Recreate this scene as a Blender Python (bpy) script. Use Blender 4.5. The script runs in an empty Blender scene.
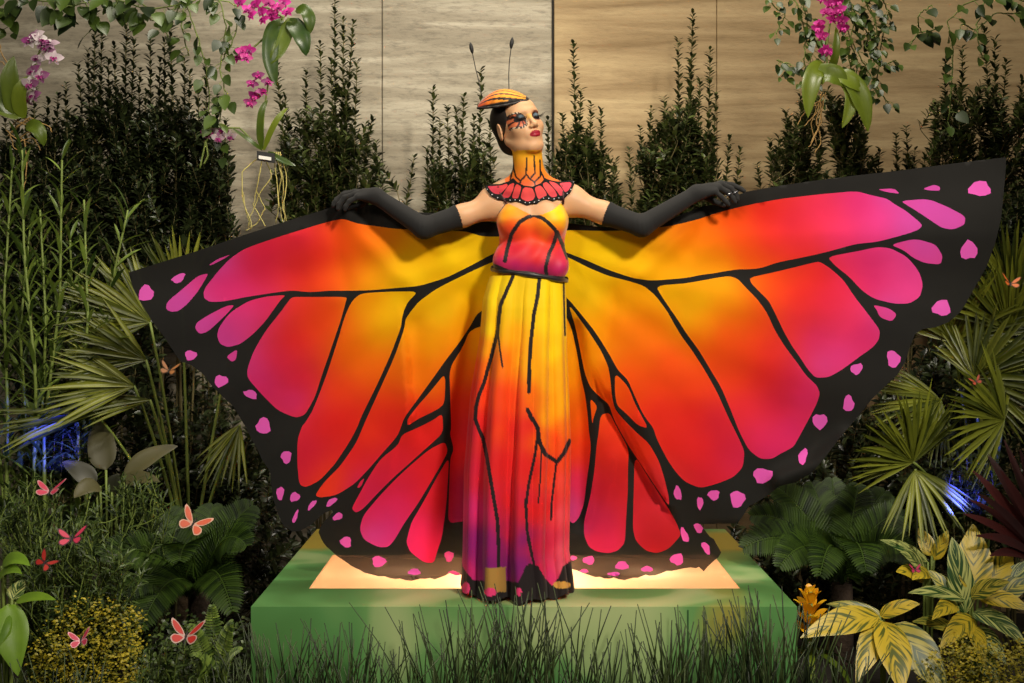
import bpy, math, random
import numpy as np
from mathutils import Vector, Matrix
from mathutils.geometry import delaunay_2d_cdt
from mathutils.bvhtree import BVHTree

# ------------------------------------------------------------------ camera, world, lamps, exposure
SC = bpy.context.scene
C = SC.collection
F, HZ, CAMY, CAMZ = 1200.0, 300.0, -4.2, 1.62
cam = bpy.data.objects.new('camera', bpy.data.cameras.new('camera'))
C.objects.link(cam)
cam.location = (0, CAMY, CAMZ)
cam.rotation_euler = (math.pi / 2, 0, 0)
cam.data.sensor_width = 36.0
cam.data.lens = 36.0 * F / 1024.0
cam.data.shift_y = (HZ - 341.5) / 1024.0
cam.data.clip_end = 100
SC.camera = cam
SC.view_settings.view_transform = 'Standard'
SC.view_settings.look = 'None'
SC.view_settings.gamma = 1.0
SC.view_settings.use_curve_mapping = False
SC.view_settings.exposure = 0.0

world = bpy.data.worlds.new('world')
SC.world = world
world.use_nodes = True
world.node_tree.nodes['Background'].inputs[0].default_value = (1.0, 0.93, 0.80, 1)
world.node_tree.nodes['Background'].inputs[1].default_value = 0.06


def lamp(name, kind, loc, target, energy, color=(1, 0.9, 0.75), size=0.3, angle=60, blend=0.6, size_y=None):
    L = bpy.data.lights.new(name, kind)
    L.energy = energy
    L.color = color
    if kind == 'SPOT':
        L.spot_size = math.radians(angle)
        L.spot_blend = blend
        L.shadow_soft_size = size
    elif kind == 'AREA':
        L.size = size
        if size_y:
            L.shape = 'RECTANGLE'
            L.size_y = size_y
    else:
        L.shadow_soft_size = size
    o = bpy.data.objects.new(name, L)
    C.objects.link(o)
    o.location = loc
    if target is not None:
        o.rotation_euler = (Vector(target) - Vector(loc)).to_track_quat('-Z', 'Y').to_euler()
    return o


lamp('key_spotlight', 'SPOT', (2.1, -4.3, 4.7), (0.1, 0, 1.78), 1370, (1.0, 0.91, 0.76), 0.32, 43, 0.5)
lamp('fill_spotlight', 'SPOT', (-2.2, -4.4, 4.2), (-0.45, 0, 1.72), 330, (1.0, 0.91, 0.76), 0.35, 42, 0.6)
lamp('wall_washer', 'AREA', (0.0, 0.1, 5.0), (0.0, 2.0, 2.8), 145, (1.0, 0.91, 0.76), 3.4, size_y=0.5)
lamp('garden_downlight', 'SPOT', (3.2, -2.6, 4.6), (1.75, 0.6, 0.9), 150, (1.0, 0.93, 0.72), 0.2, 42, 0.7)
lamp('garden_spotlight', 'SPOT', (-3.2, -2.8, 4.6), (-1.85, 0.9, 1.3), 120, (1.0, 0.93, 0.72), 0.2, 42, 0.7)


# ------------------------------------------------------------------ helpers
def W(px, py, y):
    D = y - CAMY
    return np.array([(px - 512.0) / F * D, y, CAMZ - (py - HZ) / F * D])


def WA(p, y):
    p = np.asarray(p, float)
    D = y - CAMY
    return np.stack([(p[..., 0] - 512.0) / F * D, y + 0 * p[..., 0], CAMZ - (p[..., 1] - HZ) / F * D], -1)


def PX(V):
    D = V[..., 1] - CAMY
    return 512 + V[..., 0] / D * F, HZ + (CAMZ - V[..., 2]) / D * F


def s2l(c):
    c = np.asarray(c, float) / 255.0
    return np.where(c <= 0.04045, c / 12.92, ((c + 0.055) / 1.055) ** 2.4)


def L4(c):
    return tuple(s2l(c)) + (1.0,)


USED = set()


def new_obj(name, data):
    o = bpy.data.objects.new(name, data)
    C.objects.link(o)
    return o


def tag(o, label, cat=None, group=None, kind=None):
    if label:
        o['label'] = label
    if cat:
        o['category'] = cat
    if group:
        o['group'] = group
    if kind:
        o['kind'] = kind
    return o


def thing(name, label, cat, loc, group=None):
    o = new_obj(name, None)
    o.location = tuple(loc)
    o.empty_display_size = 0.1
    return tag(o, label, cat, group)


def origin_of(o):
    v = np.zeros(3)
    while o is not None:
        v += np.array(o.location)
        o = o.parent
    return v


def mesh(name, V, faces, mat, parent=None, loc=None, uv=None, col=None, tint=None, smooth=True, label=None, corner_col=None):
    """faces: an (n,k) int array or a list of them; V in world coordinates."""
    V = np.asarray(V, float)
    if isinstance(faces, np.ndarray):
        faces = [faces]
    faces = [f for f in faces if len(f)]
    org = origin_of(parent) if parent is not None else (np.array(loc, float) if loc is not None else np.zeros(3))
    me = bpy.data.meshes.new(name)
    idx = np.concatenate([f.ravel() for f in faces]).astype(np.int32)
    tot = np.concatenate([np.full(len(f), f.shape[1], np.int32) for f in faces])
    start = np.concatenate([[0], np.cumsum(tot)[:-1]]).astype(np.int32)
    me.vertices.add(len(V))
    me.vertices.foreach_set('co', (V - org).astype(np.float32).ravel())
    me.loops.add(len(idx))
    me.loops.foreach_set('vertex_index', idx)
    me.polygons.add(len(tot))
    me.polygons.foreach_set('loop_start', start)
    me.polygons.foreach_set('loop_total', tot)
    me.polygons.foreach_set('use_smooth', np.full(len(tot), smooth, bool))
    me.update(calc_edges=True)
    if uv is not None:
        l = me.uv_layers.new(name='UVMap')
        l.data.foreach_set('uv', np.asarray(uv, np.float32)[idx].ravel())
    if col is not None:
        a = me.color_attributes.new('Col', 'FLOAT_COLOR', 'POINT')
        c4 = np.ones((len(V), 4), np.float32)
        c4[:, :np.asarray(col).shape[1]] = col
        a.data.foreach_set('color', c4.ravel())
    if corner_col is not None:
        a = me.color_attributes.new('Col', 'FLOAT_COLOR', 'CORNER')
        c4 = np.ones((len(idx), 4), np.float32)
        c4[:, :np.asarray(corner_col).shape[1]] = corner_col
        a.data.foreach_set('color', c4.ravel())
    if tint is not None:
        a = me.attributes.new('tint', 'FLOAT', 'POINT')
        a.data.foreach_set('value', np.asarray(tint, np.float32))
    me.validate()
    me.materials.append(mat)
    o = new_obj(name, me)
    if parent is not None:
        o.parent = parent
    else:
        o.location = tuple(org)
    if label:
        o['label'] = label
    return o


class MB:
    """collects pieces that become one mesh"""

    def __init__(s):
        s.V, s.F, s.U, s.T, s.n = [], {}, [], [], 0

    def add(s, V, faces, uv=None, tint=0.5):
        V = np.asarray(V, float).reshape(-1, 3)
        if isinstance(faces, np.ndarray):
            faces = [faces]
        for f in faces:
            if len(f):
                s.F.setdefault(f.shape[1], []).append(f + s.n)
        s.V.append(V)
        s.U.append(np.zeros((len(V), 2)) if uv is None else np.asarray(uv, float).reshape(-1, 2))
        s.T.append(np.broadcast_to(np.asarray(tint, float), (len(V),)).copy())
        s.n += len(V)
        return s

    def build(s, name, mat, parent=None, loc=None, smooth=True, label=None):
        return mesh(name, np.concatenate(s.V), [np.concatenate(v) for v in s.F.values()], mat, parent, loc,
                    uv=np.concatenate(s.U), tint=np.concatenate(s.T), smooth=smooth, label=label)


def unit(v):
    v = np.asarray(v, float)
    return v / np.maximum(np.linalg.norm(v, axis=-1, keepdims=True), 1e-9)


def box(c, s):
    c, s = np.asarray(c, float), np.asarray(s, float) / 2
    V = np.array([[x, y, z] for x in (-1, 1) for y in (-1, 1) for z in (-1, 1)], float) * s + c
    Fq = np.array([[0, 1, 3, 2], [4, 6, 7, 5], [0, 4, 5, 1], [2, 3, 7, 6], [0, 2, 6, 4], [1, 5, 7, 3]])
    return V, Fq


def tube(P, r, n=6, cap=True):
    """a tapering tube along points P; r scalar or per point"""
    P = np.asarray(P, float)
    m = len(P)
    r = np.broadcast_to(np.asarray(r, float), (m,))
    T = unit(np.gradient(P, axis=0))
    ref = np.array([0.31, 0.83, 0.46])
    S = unit(np.cross(T, ref))
    B = np.cross(T, S)
    a = np.arange(n) / n * 2 * math.pi
    V = P[:, None] + (S[:, None] * np.cos(a)[None, :, None] + B[:, None] * np.sin(a)[None, :, None]) * r[:, None, None]
    i = np.arange(m - 1)[:, None] * n
    j = np.arange(n)[None]
    k = (j + 1) % n
    q = np.stack([i + j, i + k, i + n + k, i + n + j], -1).reshape(-1, 4)
    V = V.reshape(-1, 3)
    fs = [q]
    if cap:
        V = np.concatenate([V, P[:1], P[-1:]])
        j = np.arange(n)
        k = (j + 1) % n
        fs.append(np.concatenate([np.stack([j * 0 + m * n, k, j], -1), np.stack([j * 0 + m * n + 1, (m - 1) * n + j, (m - 1) * n + k], -1)]))
    return V, fs


def ribbons(P, N, w, fold=0.25, rng=None, tint=None):
    """P (n,m,3) spines, N (n,3) or (n,m,3) up hints, w (n,m) widths -> V-folded blades with uv and tint"""
    P = np.asarray(P, float)
    n, m, _ = P.shape
    N = np.asarray(N, float)
    if N.ndim == 2:
        N = np.repeat(N[:, None], m, 1)
    T = unit(np.gradient(P, axis=1))
    S = unit(np.cross(T, N))
    U = unit(np.cross(S, T))
    w = np.broadcast_to(np.asarray(w, float), (n, m))[..., None]
    V = np.stack([P - S * w / 2 + U * w * fold, P, P + S * w / 2 + U * w * fold], 2)
    u = np.broadcast_to(np.array([0, 0.5, 1.0]), (n, m, 3))
    v = np.broadcast_to(np.linspace(0, 1, m)[None, :, None], (n, m, 3))
    uv = np.stack([u, v], -1).reshape(-1, 2)
    b = (np.arange(n)[:, None, None] * m + np.arange(m - 1)[None, :, None]) * 3 + np.arange(2)[None, None]
    q = np.stack([b, b + 1, b + 4, b + 3], -1).reshape(-1, 4)
    if tint is None:
        tint = (rng or np.random.default_rng(1)).random(n)
    t = np.repeat(np.broadcast_to(tint, (n,)), m * 3)
    return V.reshape(-1, 3), q, uv, t


def arc(p, d, L, m, droop, g=(0, 0, -1)):
    """(n,m,3) spines from p along d of length L, bending towards g"""
    p, d = np.atleast_2d(p), unit(np.atleast_2d(d))
    n = max(len(p), len(d))
    p, d = np.broadcast_to(p, (n, 3)), np.broadcast_to(d, (n, 3))
    L = np.broadcast_to(np.asarray(L, float), (n,))[:, None, None]
    t = np.linspace(0, 1, m)[None, :, None]
    droop = np.broadcast_to(np.asarray(droop, float), (n,))[:, None, None]
    return p[:, None] + d[:, None] * t * L + np.asarray(g, float) * (droop * L * t * t)


def profile(m, kind='lance'):
    t = np.linspace(0, 1, m)
    if kind == 'lance':
        w = np.sin(math.pi * np.clip(t * 0.93 + 0.05, 0, 1)) ** 0.8
    elif kind == 'ovate':
        w = np.sin(math.pi * np.clip(t, 0, 1) ** 0.7) ** 0.8
    elif kind == 'strap':
        w = np.minimum(1, 4 * t + 0.35) * np.minimum(1, (1 - t) * 3) ** 0.6
    elif kind == 'needle':
        w = (1 - t) ** 0.7 + 0.02
    w = np.maximum(w, 0.02)
    return w


# ------------------------------------------------------------------ materials
def nodes(name):
    m = bpy.data.materials.new(name)
    m.use_nodes = True
    nt = m.node_tree
    return m, nt, nt.nodes['Principled BSDF'], nt.nodes['Material Output']


def N_(nt, kind, **kw):
    n = nt.nodes.new(kind)
    for k, v in kw.items():
        if k.startswith('i_'):
            key = k[2:]
            key = int(key) if key.isdigit() else key
            n.inputs[key].default_value = v
        else:
            setattr(n, k, v)
    return n


def mix_rgb(nt, fac, a, b, mode='MIX'):
    n = nt.nodes.new('ShaderNodeMix')
    n.data_type = 'RGBA'
    n.blend_type = mode
    for sock, v in ((n.inputs[0], fac), (n.inputs[6], a), (n.inputs[7], b)):
        if hasattr(v, 'links'):
            nt.links.new(v, sock)
        else:
            sock.default_value = v
    return n.outputs[2]


def plain(name, rgb, rough=0.6, metal=0.0, var=0.0, scale=12, bump=0.0, sheen=0.0, coat=0.0):
    m, nt, b, out = nodes(name)
    b.inputs['Roughness'].default_value = rough
    b.inputs['Metallic'].default_value = metal
    b.inputs['Sheen Weight'].default_value = sheen
    b.inputs['Coat Weight'].default_value = coat
    tc = N_(nt, 'ShaderNodeTexCoord')
    nz = N_(nt, 'ShaderNodeTexNoise')
    nz.inputs['Scale'].default_value = scale
    nz.inputs['Detail'].default_value = 5
    nt.links.new(tc.outputs['Object'], nz.inputs['Vector'])
    lo, hi = [tuple(np.clip(s2l(rgb) * f, 0, 1)) + (1,) for f in (1 - var, 1 + var)]
    nt.links.new(mix_rgb(nt, nz.outputs['Fac'], lo, hi), b.inputs['Base Color'])
    if bump:
        bp = N_(nt, 'ShaderNodeBump')
        bp.inputs['Strength'].default_value = bump
        bp.inputs['Distance'].default_value = 0.01
        nt.links.new(nz.outputs['Fac'], bp.inputs['Height'])
        nt.links.new(bp.outputs[0], b.inputs['Normal'])
    return m


def leaf_mat(name, dark, light, rough=0.42, transl=0.25, spec=0.5):
    m, nt, b, out = nodes(name)
    at = N_(nt, 'ShaderNodeAttribute', attribute_name='tint')
    tc = N_(nt, 'ShaderNodeTexCoord')
    nz = N_(nt, 'ShaderNodeTexNoise')
    nz.inputs['Scale'].default_value = 30
    nt.links.new(tc.outputs['Object'], nz.inputs['Vector'])
    ad = N_(nt, 'ShaderNodeMath', operation='MULTIPLY_ADD', i_1=0.35, i_2=-0.17)
    nt.links.new(nz.outputs['Fac'], ad.inputs[0])
    ad2 = N_(nt, 'ShaderNodeMath', operation='ADD', use_clamp=True)
    nt.links.new(ad.outputs[0], ad2.inputs[0])
    nt.links.new(at.outputs['Fac'], ad2.inputs[1])
    c = mix_rgb(nt, ad2.outputs[0], L4(dark), L4(light))
    nt.links.new(c, b.inputs['Base Color'])
    b.inputs['Roughness'].default_value = rough
    b.inputs['Specular IOR Level'].default_value = spec
    if transl:
        tr = N_(nt, 'ShaderNodeBsdfTranslucent')
        nt.links.new(c, tr.inputs[0])
        mx = N_(nt, 'ShaderNodeMixShader', i_0=transl)
        nt.links.new(b.outputs[0], mx.inputs[1])
        nt.links.new(tr.outputs[0], mx.inputs[2])
        nt.links.new(mx.outputs[0], out.inputs[0])
    return m


def stripe_mat(name, green, yellow, bands=9, slant=2.2, bal=0.5):
    """variegated leaf: feathered yellow and green stripes running out from the midrib"""
    m, nt, b, out = nodes(name)
    uv = N_(nt, 'ShaderNodeUVMap')
    sp = N_(nt, 'ShaderNodeSeparateXYZ')
    nt.links.new(uv.outputs[0], sp.inputs[0])
    a = N_(nt, 'ShaderNodeMath', operation='SUBTRACT', i_1=0.5)
    nt.links.new(sp.outputs[0], a.inputs[0])
    ab = N_(nt, 'ShaderNodeMath', operation='ABSOLUTE')
    nt.links.new(a.outputs[0], ab.inputs[0])
    k = N_(nt, 'ShaderNodeMath', operation='MULTIPLY_ADD', i_1=-slant * 0.35)
    nt.links.new(ab.outputs[0], k.inputs[0])
    nt.links.new(sp.outputs[1], k.inputs[2])
    at = N_(nt, 'ShaderNodeAttribute', attribute_name='tint')
    cv = N_(nt, 'ShaderNodeCombineXYZ')
    ks = N_(nt, 'ShaderNodeMath', operation='MULTIPLY', i_1=float(bands))
    nt.links.new(k.outputs[0], ks.inputs[0])
    ts = N_(nt, 'ShaderNodeMath', operation='MULTIPLY', i_1=37.0)
    nt.links.new(at.outputs['Fac'], ts.inputs[0])
    us = N_(nt, 'ShaderNodeMath', operation='MULTIPLY', i_1=1.2)
    nt.links.new(sp.outputs[0], us.inputs[0])
    nt.links.new(ks.outputs[0], cv.inputs[0])
    nt.links.new(us.outputs[0], cv.inputs[1])
    nt.links.new(ts.outputs[0], cv.inputs[2])
    nz = N_(nt, 'ShaderNodeTexNoise')
    nz.inputs['Scale'].default_value = 1.6
    nz.inputs['Detail'].default_value = 2
    nt.links.new(cv.outputs[0], nz.inputs['Vector'])
    rp = N_(nt, 'ShaderNodeMapRange', i_1=bal - 0.05, i_2=bal + 0.05)
    nt.links.new(nz.outputs['Fac'], rp.inputs[0])
    c = mix_rgb(nt, rp.outputs[0], L4(green), L4(yellow))
    nt.links.new(c, b.inputs['Base Color'])
    b.inputs['Roughness'].default_value = 0.4
    tr = N_(nt, 'ShaderNodeBsdfTranslucent')
    nt.links.new(c, tr.inputs[0])
    mx = N_(nt, 'ShaderNodeMixShader', i_0=0.25)
    nt.links.new(b.outputs[0], mx.inputs[1])
    nt.links.new(tr.outputs[0], mx.inputs[2])
    nt.links.new(mx.outputs[0], out.inputs[0])
    return m


def paint_mat(name, rough=0.65, sheen=0.0, transl=0.0, sheer=False, sss=0.0, spec=0.4):
    """colour comes from the cloth print / body paint stored on the mesh; its 4th channel is the weave's opacity"""
    m, nt, b, out = nodes(name)
    at = N_(nt, 'ShaderNodeVertexColor', layer_name='Col')
    tc = N_(nt, 'ShaderNodeTexCoord')
    nz = N_(nt, 'ShaderNodeTexNoise')
    nz.inputs['Scale'].default_value = 9
    nz.inputs['Detail'].default_value = 4
    nt.links.new(tc.outputs['Object'], nz.inputs['Vector'])
    rp = N_(nt, 'ShaderNodeMapRange', i_3=0.9, i_4=1.08)
    nt.links.new(nz.outputs['Fac'], rp.inputs[0])
    c = mix_rgb(nt, 1.0, at.outputs[0], rp.outputs[0], 'MULTIPLY')
    nt.links.new(c, b.inputs['Base Color'])
    if sheer:
        # slack creases of the hanging cloth
        n3 = N_(nt, 'ShaderNodeTexNoise')
        n3.inputs['Scale'].default_value = 5
        n3.inputs['Detail'].default_value = 1.5
        n3.inputs['Distortion'].default_value = 0.2
        nt.links.new(tc.outputs['Object'], n3.inputs['Vector'])
        bp = N_(nt, 'ShaderNodeBump')
        bp.inputs['Strength'].default_value = 0.45
        bp.inputs['Distance'].default_value = 0.02
        nt.links.new(n3.outputs['Fac'], bp.inputs['Height'])
        nt.links.new(bp.outputs[0], b.inputs['Normal'])
    b.inputs['Roughness'].default_value = rough
    b.inputs['Sheen Weight'].default_value = sheen
    b.inputs['Specular IOR Level'].default_value = spec
    if sss:
        b.inputs['Subsurface Weight'].default_value = sss
        b.inputs['Subsurface Radius'].default_value = (0.01, 0.004, 0.002)
    last = b.outputs[0]
    if transl:
        tr = N_(nt, 'ShaderNodeBsdfTranslucent')
        nt.links.new(c, tr.inputs[0])
        mx = N_(nt, 'ShaderNodeMixShader', i_0=transl)
        nt.links.new(last, mx.inputs[1])
        nt.links.new(tr.outputs[0], mx.inputs[2])
        last = mx.outputs[0]
    if sheer:
        tp = N_(nt, 'ShaderNodeBsdfTransparent')
        mx = N_(nt, 'ShaderNodeMixShader')
        nt.links.new(at.outputs['Alpha'], mx.inputs[0])
        nt.links.new(tp.outputs[0], mx.inputs[1])
        nt.links.new(last, mx.inputs[2])
        last = mx.outputs[0]
    nt.links.new(last, out.inputs[0])
    return m


def stone_mat(name, base, dark, light, scale=1.0, pit=0.86):
    """banded travertine: noise stretched along the courses, with pits"""
    m, nt, b, out = nodes(name)
    tc = N_(nt, 'ShaderNodeTexCoord')
    mp = N_(nt, 'ShaderNodeMapping')
    mp.inputs['Scale'].default_value = (0.5 * scale, 1, 6.5 * scale)
    nt.links.new(tc.outputs['Object'], mp.inputs[0])
    n1 = N_(nt, 'ShaderNodeTexNoise')
    n1.inputs['Scale'].default_value = 1.7
    n1.inputs['Detail'].default_value = 9
    n1.inputs['Roughness'].default_value = 0.55
    n1.inputs['Distortion'].default_value = 0.5
    nt.links.new(mp.outputs[0], n1.inputs['Vector'])
    r1 = N_(nt, 'ShaderNodeValToRGB')
    e = r1.color_ramp.elements
    e[0].position, e[0].color = 0.30, L4(dark)
    e[1].position, e[1].color = 0.72, L4(light)
    x = e.new(0.5)
    x.color = L4(base)
    nt.links.new(n1.outputs['Fac'], r1.inputs[0])
    mp2 = N_(nt, 'ShaderNodeMapping')
    mp2.inputs['Scale'].default_value = (7, 12, 26)
    nt.links.new(tc.outputs['Object'], mp2.inputs[0])
    n2 = N_(nt, 'ShaderNodeTexNoise')
    n2.inputs['Scale'].default_value = 2.4
    n2.inputs['Detail'].default_value = 9
    n2.inputs['Roughness'].default_value = 0.7
    nt.links.new(mp2.outputs[0], n2.inputs['Vector'])
    r2 = N_(nt, 'ShaderNodeMapRange', i_1=0.34, i_2=0.52, i_3=pit, i_4=1.0)
    nt.links.new(n2.outputs['Fac'], r2.inputs[0])
    c = mix_rgb(nt, 1.0, r1.outputs[0], r2.outputs[0], 'MULTIPLY')
    nt.links.new(c, b.inputs['Base Color'])
    b.inputs['Roughness'].default_value = 0.75
    bp = N_(nt, 'ShaderNodeBump')
    bp.inputs['Strength'].default_value = 0.35
    bp.inputs['Distance'].default_value = 0.006
    nt.links.new(n2.outputs['Fac'], bp.inputs['Height'])
    nt.links.new(bp.outputs[0], b.inputs['Normal'])
    return m


def platform_mat():
    m, nt, b, out = nodes('brushed_green_paint')
    tc = N_(nt, 'ShaderNodeTexCoord')
    mp = N_(nt, 'ShaderNodeMapping')
    mp.inputs['Scale'].default_value = (1.0, 1.5, 0.6)
    mp.inputs['Rotation'].default_value = (0, 0.5, 0.4)
    nt.links.new(tc.outputs['Object'], mp.inputs[0])
    n1 = N_(nt, 'ShaderNodeTexNoise')
    n1.inputs['Scale'].default_value = 1.7
    n1.inputs['Detail'].default_value = 2
    n1.inputs['Distortion'].default_value = 0.5
    nt.links.new(mp.outputs[0], n1.inputs['Vector'])
    r = N_(nt, 'ShaderNodeValToRGB')
    e = r.color_ramp.elements
    e[0].position, e[0].color = 0.30, L4((62, 98, 48))
    e[1].position, e[1].color = 0.70, L4((166, 178, 124))
    for p, c in ((0.42, (70, 116, 58)), (0.50, (80, 130, 70)), (0.565, (98, 142, 80)), (0.60, (136, 162, 104))):
        x = e.new(p)
        x.color = L4(c)
    nt.links.new(n1.outputs['Fac'], r.inputs[0])
    n2 = N_(nt, 'ShaderNodeTexNoise')
    n2.inputs['Scale'].default_value = 1.7
    n2.inputs['Detail'].default_value = 1
    mp3 = N_(nt, 'ShaderNodeMapping')
    mp3.inputs['Location'].default_value = (3.3, 1.7, 0.4)
    nt.links.new(tc.outputs['Object'], mp3.inputs[0])
    nt.links.new(mp3.outputs[0], n2.inputs['Vector'])
    f = N_(nt, 'ShaderNodeMapRange', i_1=0.56, i_2=0.66)
    nt.links.new(n2.outputs['Fac'], f.inputs[0])
    c = mix_rgb(nt, f.outputs[0], r.outputs[0], L4((150, 132, 48)))
    nt.links.new(c, b.inputs['Base Color'])
    b.inputs['Roughness'].default_value = 0.5
    return m


SKINM = paint_mat('skin_and_body_paint', 0.5, sss=0.12)
CLOTH = paint_mat('printed_cloth', 0.75, sheen=0.0, transl=0.14, sheer=True, spec=0.12)
SATIN = paint_mat('printed_satin', 0.55, sheen=0.2, spec=0.3)
GLOVE = plain('black_stretch_jersey', (19, 18, 18), 0.85, var=0.15, scale=60, sheen=0.04)
HAIR = plain('dark_brown_hair', (26, 17, 13), 0.5, var=0.4, scale=90)
BLACKM = plain('black_matte', (14, 13, 13), 0.6)
SILVER = plain('sparkling_silver', (215, 215, 222), 0.18, metal=1.0)
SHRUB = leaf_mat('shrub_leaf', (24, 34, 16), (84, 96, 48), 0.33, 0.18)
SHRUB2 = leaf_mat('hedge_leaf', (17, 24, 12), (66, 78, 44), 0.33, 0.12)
WOOD = plain('woody_stem', (92, 84, 48), 0.8, var=0.3, scale=25)
GSTEM = plain('green_stem', (104, 120, 50), 0.6, var=0.25, scale=25)
POTHOS = leaf_mat('vine_leaf', (24, 40, 14), (82, 104, 38), 0.35, 0.25)
BAMBOO = leaf_mat('narrow_leaf', (44, 66, 22), (120, 142, 58), 0.42, 0.25)
PALM = leaf_mat('palm_leaf', (44, 56, 12), (128, 134, 40), 0.42, 0.25)
CYCAD = leaf_mat('cycad_leaf', (18, 34, 10), (56, 78, 22), 0.5, 0.2, 0.25)
LOWLEAF = leaf_mat('low_shrub_leaf', (20, 36, 13), (84, 104, 48), 0.42, 0.2)
YELLOW = leaf_mat('yellow_creeper_leaf', (92, 96, 14), (186, 168, 40), 0.5, 0.25)
RUSH = leaf_mat('rush_stalk', (18, 28, 12), (66, 82, 40), 0.5, 0.1)
PADDLE = leaf_mat('paddle_leaf', (52, 92, 20), (132, 168, 52), 0.3, 0.3)
DULL = leaf_mat('dull_broad_leaf', (34, 36, 22), (84, 80, 50), 0.45, 0.15)
GINGER = stripe_mat('variegated_leaf', (54, 76, 26), (176, 164, 62), 10, 2.4, 0.50)
GINGERY = stripe_mat('golden_variegated_leaf', (84, 92, 28), (196, 170, 44), 9, 2.0, 0.45)
PALE = stripe_mat('pale_striped_leaf', (40, 74, 30), (186, 190, 112), 9, 2.6, 0.52)
CORDY = leaf_mat('maroon_leaf', (26, 9, 10), (70, 26, 24), 0.35, 0.15)
BROM = leaf_mat('yellow_bract', (220, 150, 10), (250, 206, 40), 0.4, 0.25)
ORCHM = leaf_mat('magenta_petal', (168, 10, 110), (232, 60, 176), 0.5, 0.3)
ORCHW = leaf_mat('white_petal', (132, 36, 112), (240, 232, 232), 0.5, 0.3)
ORCHP = leaf_mat('purple_lip', (104, 8, 80), (166, 30, 122), 0.5, 0.2)
ORCHL = leaf_mat('orchid_leaf', (40, 66, 14), (112, 128, 34), 0.32, 0.25)
ROOT = plain('pale_root', (176, 166, 96), 0.75, var=0.25, scale=30)
BROOT = plain('brown_root', (150, 118, 66), 0.8, var=0.3, scale=30)


# ------------------------------------------------------------------ the setting
def struct(name, V, faces, mat, label=None, smooth=False):
    o = mesh(name, V, faces, mat, smooth=smooth)
    o['kind'] = 'structure'
    if label:
        o['label'] = label
    return o


WY = 2.0
GREY = stone_mat('grey_travertine', (150, 141, 122), (128, 119, 101), (188, 180, 160), 1.2, 0.66)
TAN = stone_mat('tan_travertine', (162, 138, 100), (134, 110, 74), (186, 163, 122), 1.3, 0.86)
SOIL = plain('dark_soil', (30, 24, 16), 0.95, var=0.6, scale=18, bump=0.8)
GAPM = plain('dark_joint', (40, 36, 30), 0.8)


def wx(px, y=WY):
    return (px - 512) / F * (y - CAMY)


def slab(x0, x1, z0, z1, y0=WY, y1=WY + 0.2):
    return box(((x0 + x1) / 2, (y0 + y1) / 2, (z0 + z1) / 2), (x1 - x0, y1 - y0, z1 - z0))


def panels(name, xs, mat, label, gap=0.004, y0=WY):
    mb = MB()
    for a, b in zip(xs[:-1], xs[1:]):
        V, q = slab(a + gap, b - gap, -0.1, 4.6, y0)
        mb.add(V, q)
    o = mb.build(name, mat, smooth=False)
    o['kind'] = 'structure'
    o['label'] = label
    bv = o.modifiers.new('bevel', 'BEVEL')
    bv.width = 0.004
    bv.segments = 1


panels('wall_left', [-5.4, -3.3, wx(382), wx(552)], GREY, 'grey banded travertine wall panels left of the dark joint', 0.0018)
panels('wall_right', [wx(554), wx(717), 3.6, 5.4], TAN, 'tan banded travertine wall panels right of the dark joint', 0.0012)
V, q = slab(-5.4, 5.4, -0.1, 4.6, WY + 0.2, WY + 0.3)
struct('wall_back', V, q, GAPM, 'dark backing behind the wall panels')
V, q = slab(wx(552), wx(554), -0.1, 4.6, WY + 0.02, WY + 0.2)
struct('trim_1', V, q, GAPM, 'dark vertical joint strip between grey and tan wall panels')
# planting bed with low mounds
gx, gy = np.meshgrid(np.linspace(-5.4, 5.4, 90), np.linspace(-2.6, WY, 50), indexing='ij')
gz = 0.03 * np.sin(gx * 2.1 + 1) * np.cos(gy * 2.7) + 0.02 * np.sin(gx * 7 + gy * 5)
inside = (np.abs(gx - 0.04) < 1.0) & (gy > -0.35) & (gy < 1.3)
gz = np.where(inside, -0.03, gz)
ii = np.arange(89)[:, None] * 50 + np.arange(49)[None]
q = np.stack([ii, ii + 50, ii + 51, ii + 1], -1).reshape(-1, 4)
struct('ground', np.stack([gx, gy, gz], -1).reshape(-1, 3), q, SOIL, 'dark soil of the planting bed', True)

# ------------------------------------------------------------------ platform with lit panel
PX0, PX1, PY0, PY1, PZ = -0.868, 0.948, -0.21, 1.145, 0.60
plat = thing('display_platform', 'green brush-painted box platform the winged woman stands on', 'platform', (0.04, 0.46, 0))
GREENP = platform_mat()
LX0, LX1, LY0, LY1 = -0.718, 0.806, 0.043, 0.60
mb = MB()
xs, ys = [PX0, LX0, LX1, PX1], [PY0, LY0, LY1, PY1]
top = np.array([[x, y, PZ] for x in xs for y in ys])
fs = np.array([[i * 4 + j, (i + 1) * 4 + j, (i + 1) * 4 + j + 1, i * 4 + j + 1] for i in range(3) for j in range(3) if (i, j) != (1, 1)])
mb.add(top, fs)
mb.add([[PX0, PY0, PZ], [PX1, PY0, PZ], [PX1, PY0, 0], [PX0, PY0, 0], [PX1, PY1, PZ], [PX1, PY1, 0], [PX0, PY1, PZ], [PX0, PY1, 0]],
       np.array([[0, 3, 2, 1], [1, 2, 5, 4], [4, 5, 7, 6], [6, 7, 3, 0]]))
mb.build('body', GREENP, plat, smooth=False)
WHITEM = plain('white_tray', (235, 225, 205), 0.7)
mb = MB()
zc = PZ - 0.13
mb.add([[LX0, LY0, PZ], [LX1, LY0, PZ], [LX1, LY1, PZ], [LX0, LY1, PZ], [LX0, LY0, zc], [LX1, LY0, zc], [LX1, LY1, zc], [LX0, LY1, zc]],
       np.array([[0, 1, 5, 4], [1, 2, 6, 5], [2, 3, 7, 6], [3, 0, 4, 7], [4, 5, 6, 7]]))
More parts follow.
